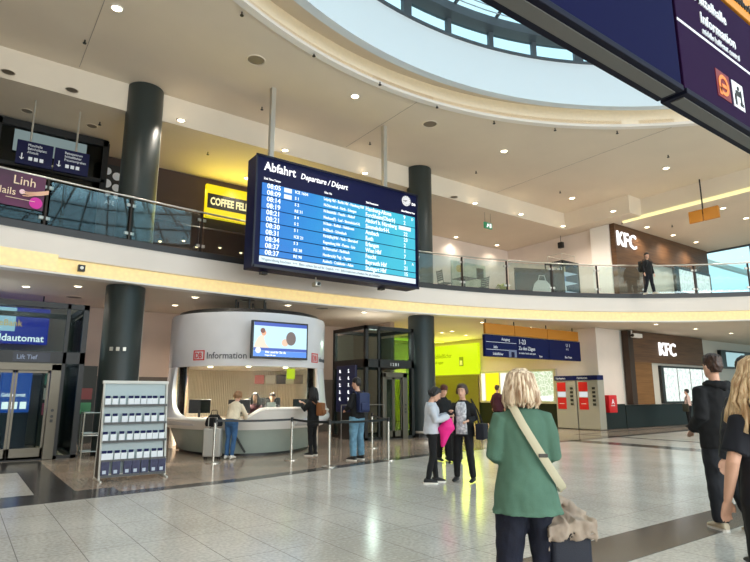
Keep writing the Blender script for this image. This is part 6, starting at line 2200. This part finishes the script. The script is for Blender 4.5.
QP = {k: px_floor(*p) for k, p in dict(a=(213, 463), b=(291, 460), c=(329, 467), d=(388.5, 460), e=(372, 448)).items()}
LAB = dict(a='steel queue post standing next to the pale silver suitcase', b='steel queue post in front of the middle of the information counter', c='steel queue post nearest the dark floor band', d='steel queue post to the right of the man in light blue jeans',
           e='steel queue post behind the man in light blue jeans')
for k, (x, y) in QP.items():
    queue_post(LAB[k], x, y)
for a_, b_, lab in (('a', 'b', 'black queue belt stretched in front of the woman in cream'), ('b', 'c', 'black queue belt at the right end of the information counter'), ('c', 'd', 'black queue belt running behind the man in light blue jeans'), ('d', 'e', 'short black queue belt leading back towards the glass lift')):
    p0, p1 = Vector((*QP[a_], 0.93)), Vector((*QP[b_], 0.93))
    d_ = (p1 - p0).normalized()
    p0 += d_ * 0.036
    p1 -= d_ * 0.036
    m = MB()
    n_ = Vector((-d_.y, d_.x, 0)) * 0.003
    m.loft([[p0.lerp(p1, t) + Vector((0, 0, s_ * 0.025 - 0.02 * math.sin(PI * t))) + n_ * w_ for s_, w_ in ((-1, -1), (1, -1), (1, 1), (-1, 1))] for t in [i / 10 for i in range(11)]])
    tag(m.build('queue_belt', M_BLACK), lab, 'queue belt')
M_BARR = mat('dull_steel', (110, 106, 100), 0.45, 0.5)
# steel barrier before the lift
bb = thing('steel_barrier', (*px_floor(338, 444), 0), 'steel tube barrier standing between the desk and the glass lift', 'barrier')
A_, B_ = Vector((9.2, 14.35, 0)), Vector((10.6, 14.1, 0))
for P_ in (A_, B_):
    MB().tube([P_, P_ + Vector((0, 0, 1.2))], 0.016, n=10).build('post', M_BARR, bb, smooth=True)
for z in (0.75, 1.2):
    MB().tube([A_ + Vector((0, 0, z)), B_ + Vector((0, 0, z))], 0.014, n=10).build('rail', M_BARR, bb, smooth=True)
# steel stand left of the leaflet rack
q = px_floor(88, 456)
ms = thing('metal_stand', (q[0], q[1], 0), 'empty steel tube stand between the glass enclosure and the leaflet rack', 'stand')
for x in (-0.2, 0.2):
    for y in (-0.2, 0.2):
        MB().tube([(x, y, 0.0), (x, y, 1.08)], 0.018, n=8).build('leg', M_STEEL, ms, local=True, smooth=True)
for z in (0.12, 0.56, 1.06):
    m = MB()
    m.tube([(-0.2, -0.2, z), (0.2, -0.2, z), (0.2, 0.2, z), (-0.2, 0.2, z), (-0.2, -0.2, z)], 0.015, n=8)
    m.build('rail', M_STEEL, ms, local=True)
MB().rbox(-0.2, 0.2, -0.2, 0.2, 0.5, 0.52, 0.005).build('shelf', M_STEEL, ms, local=True)
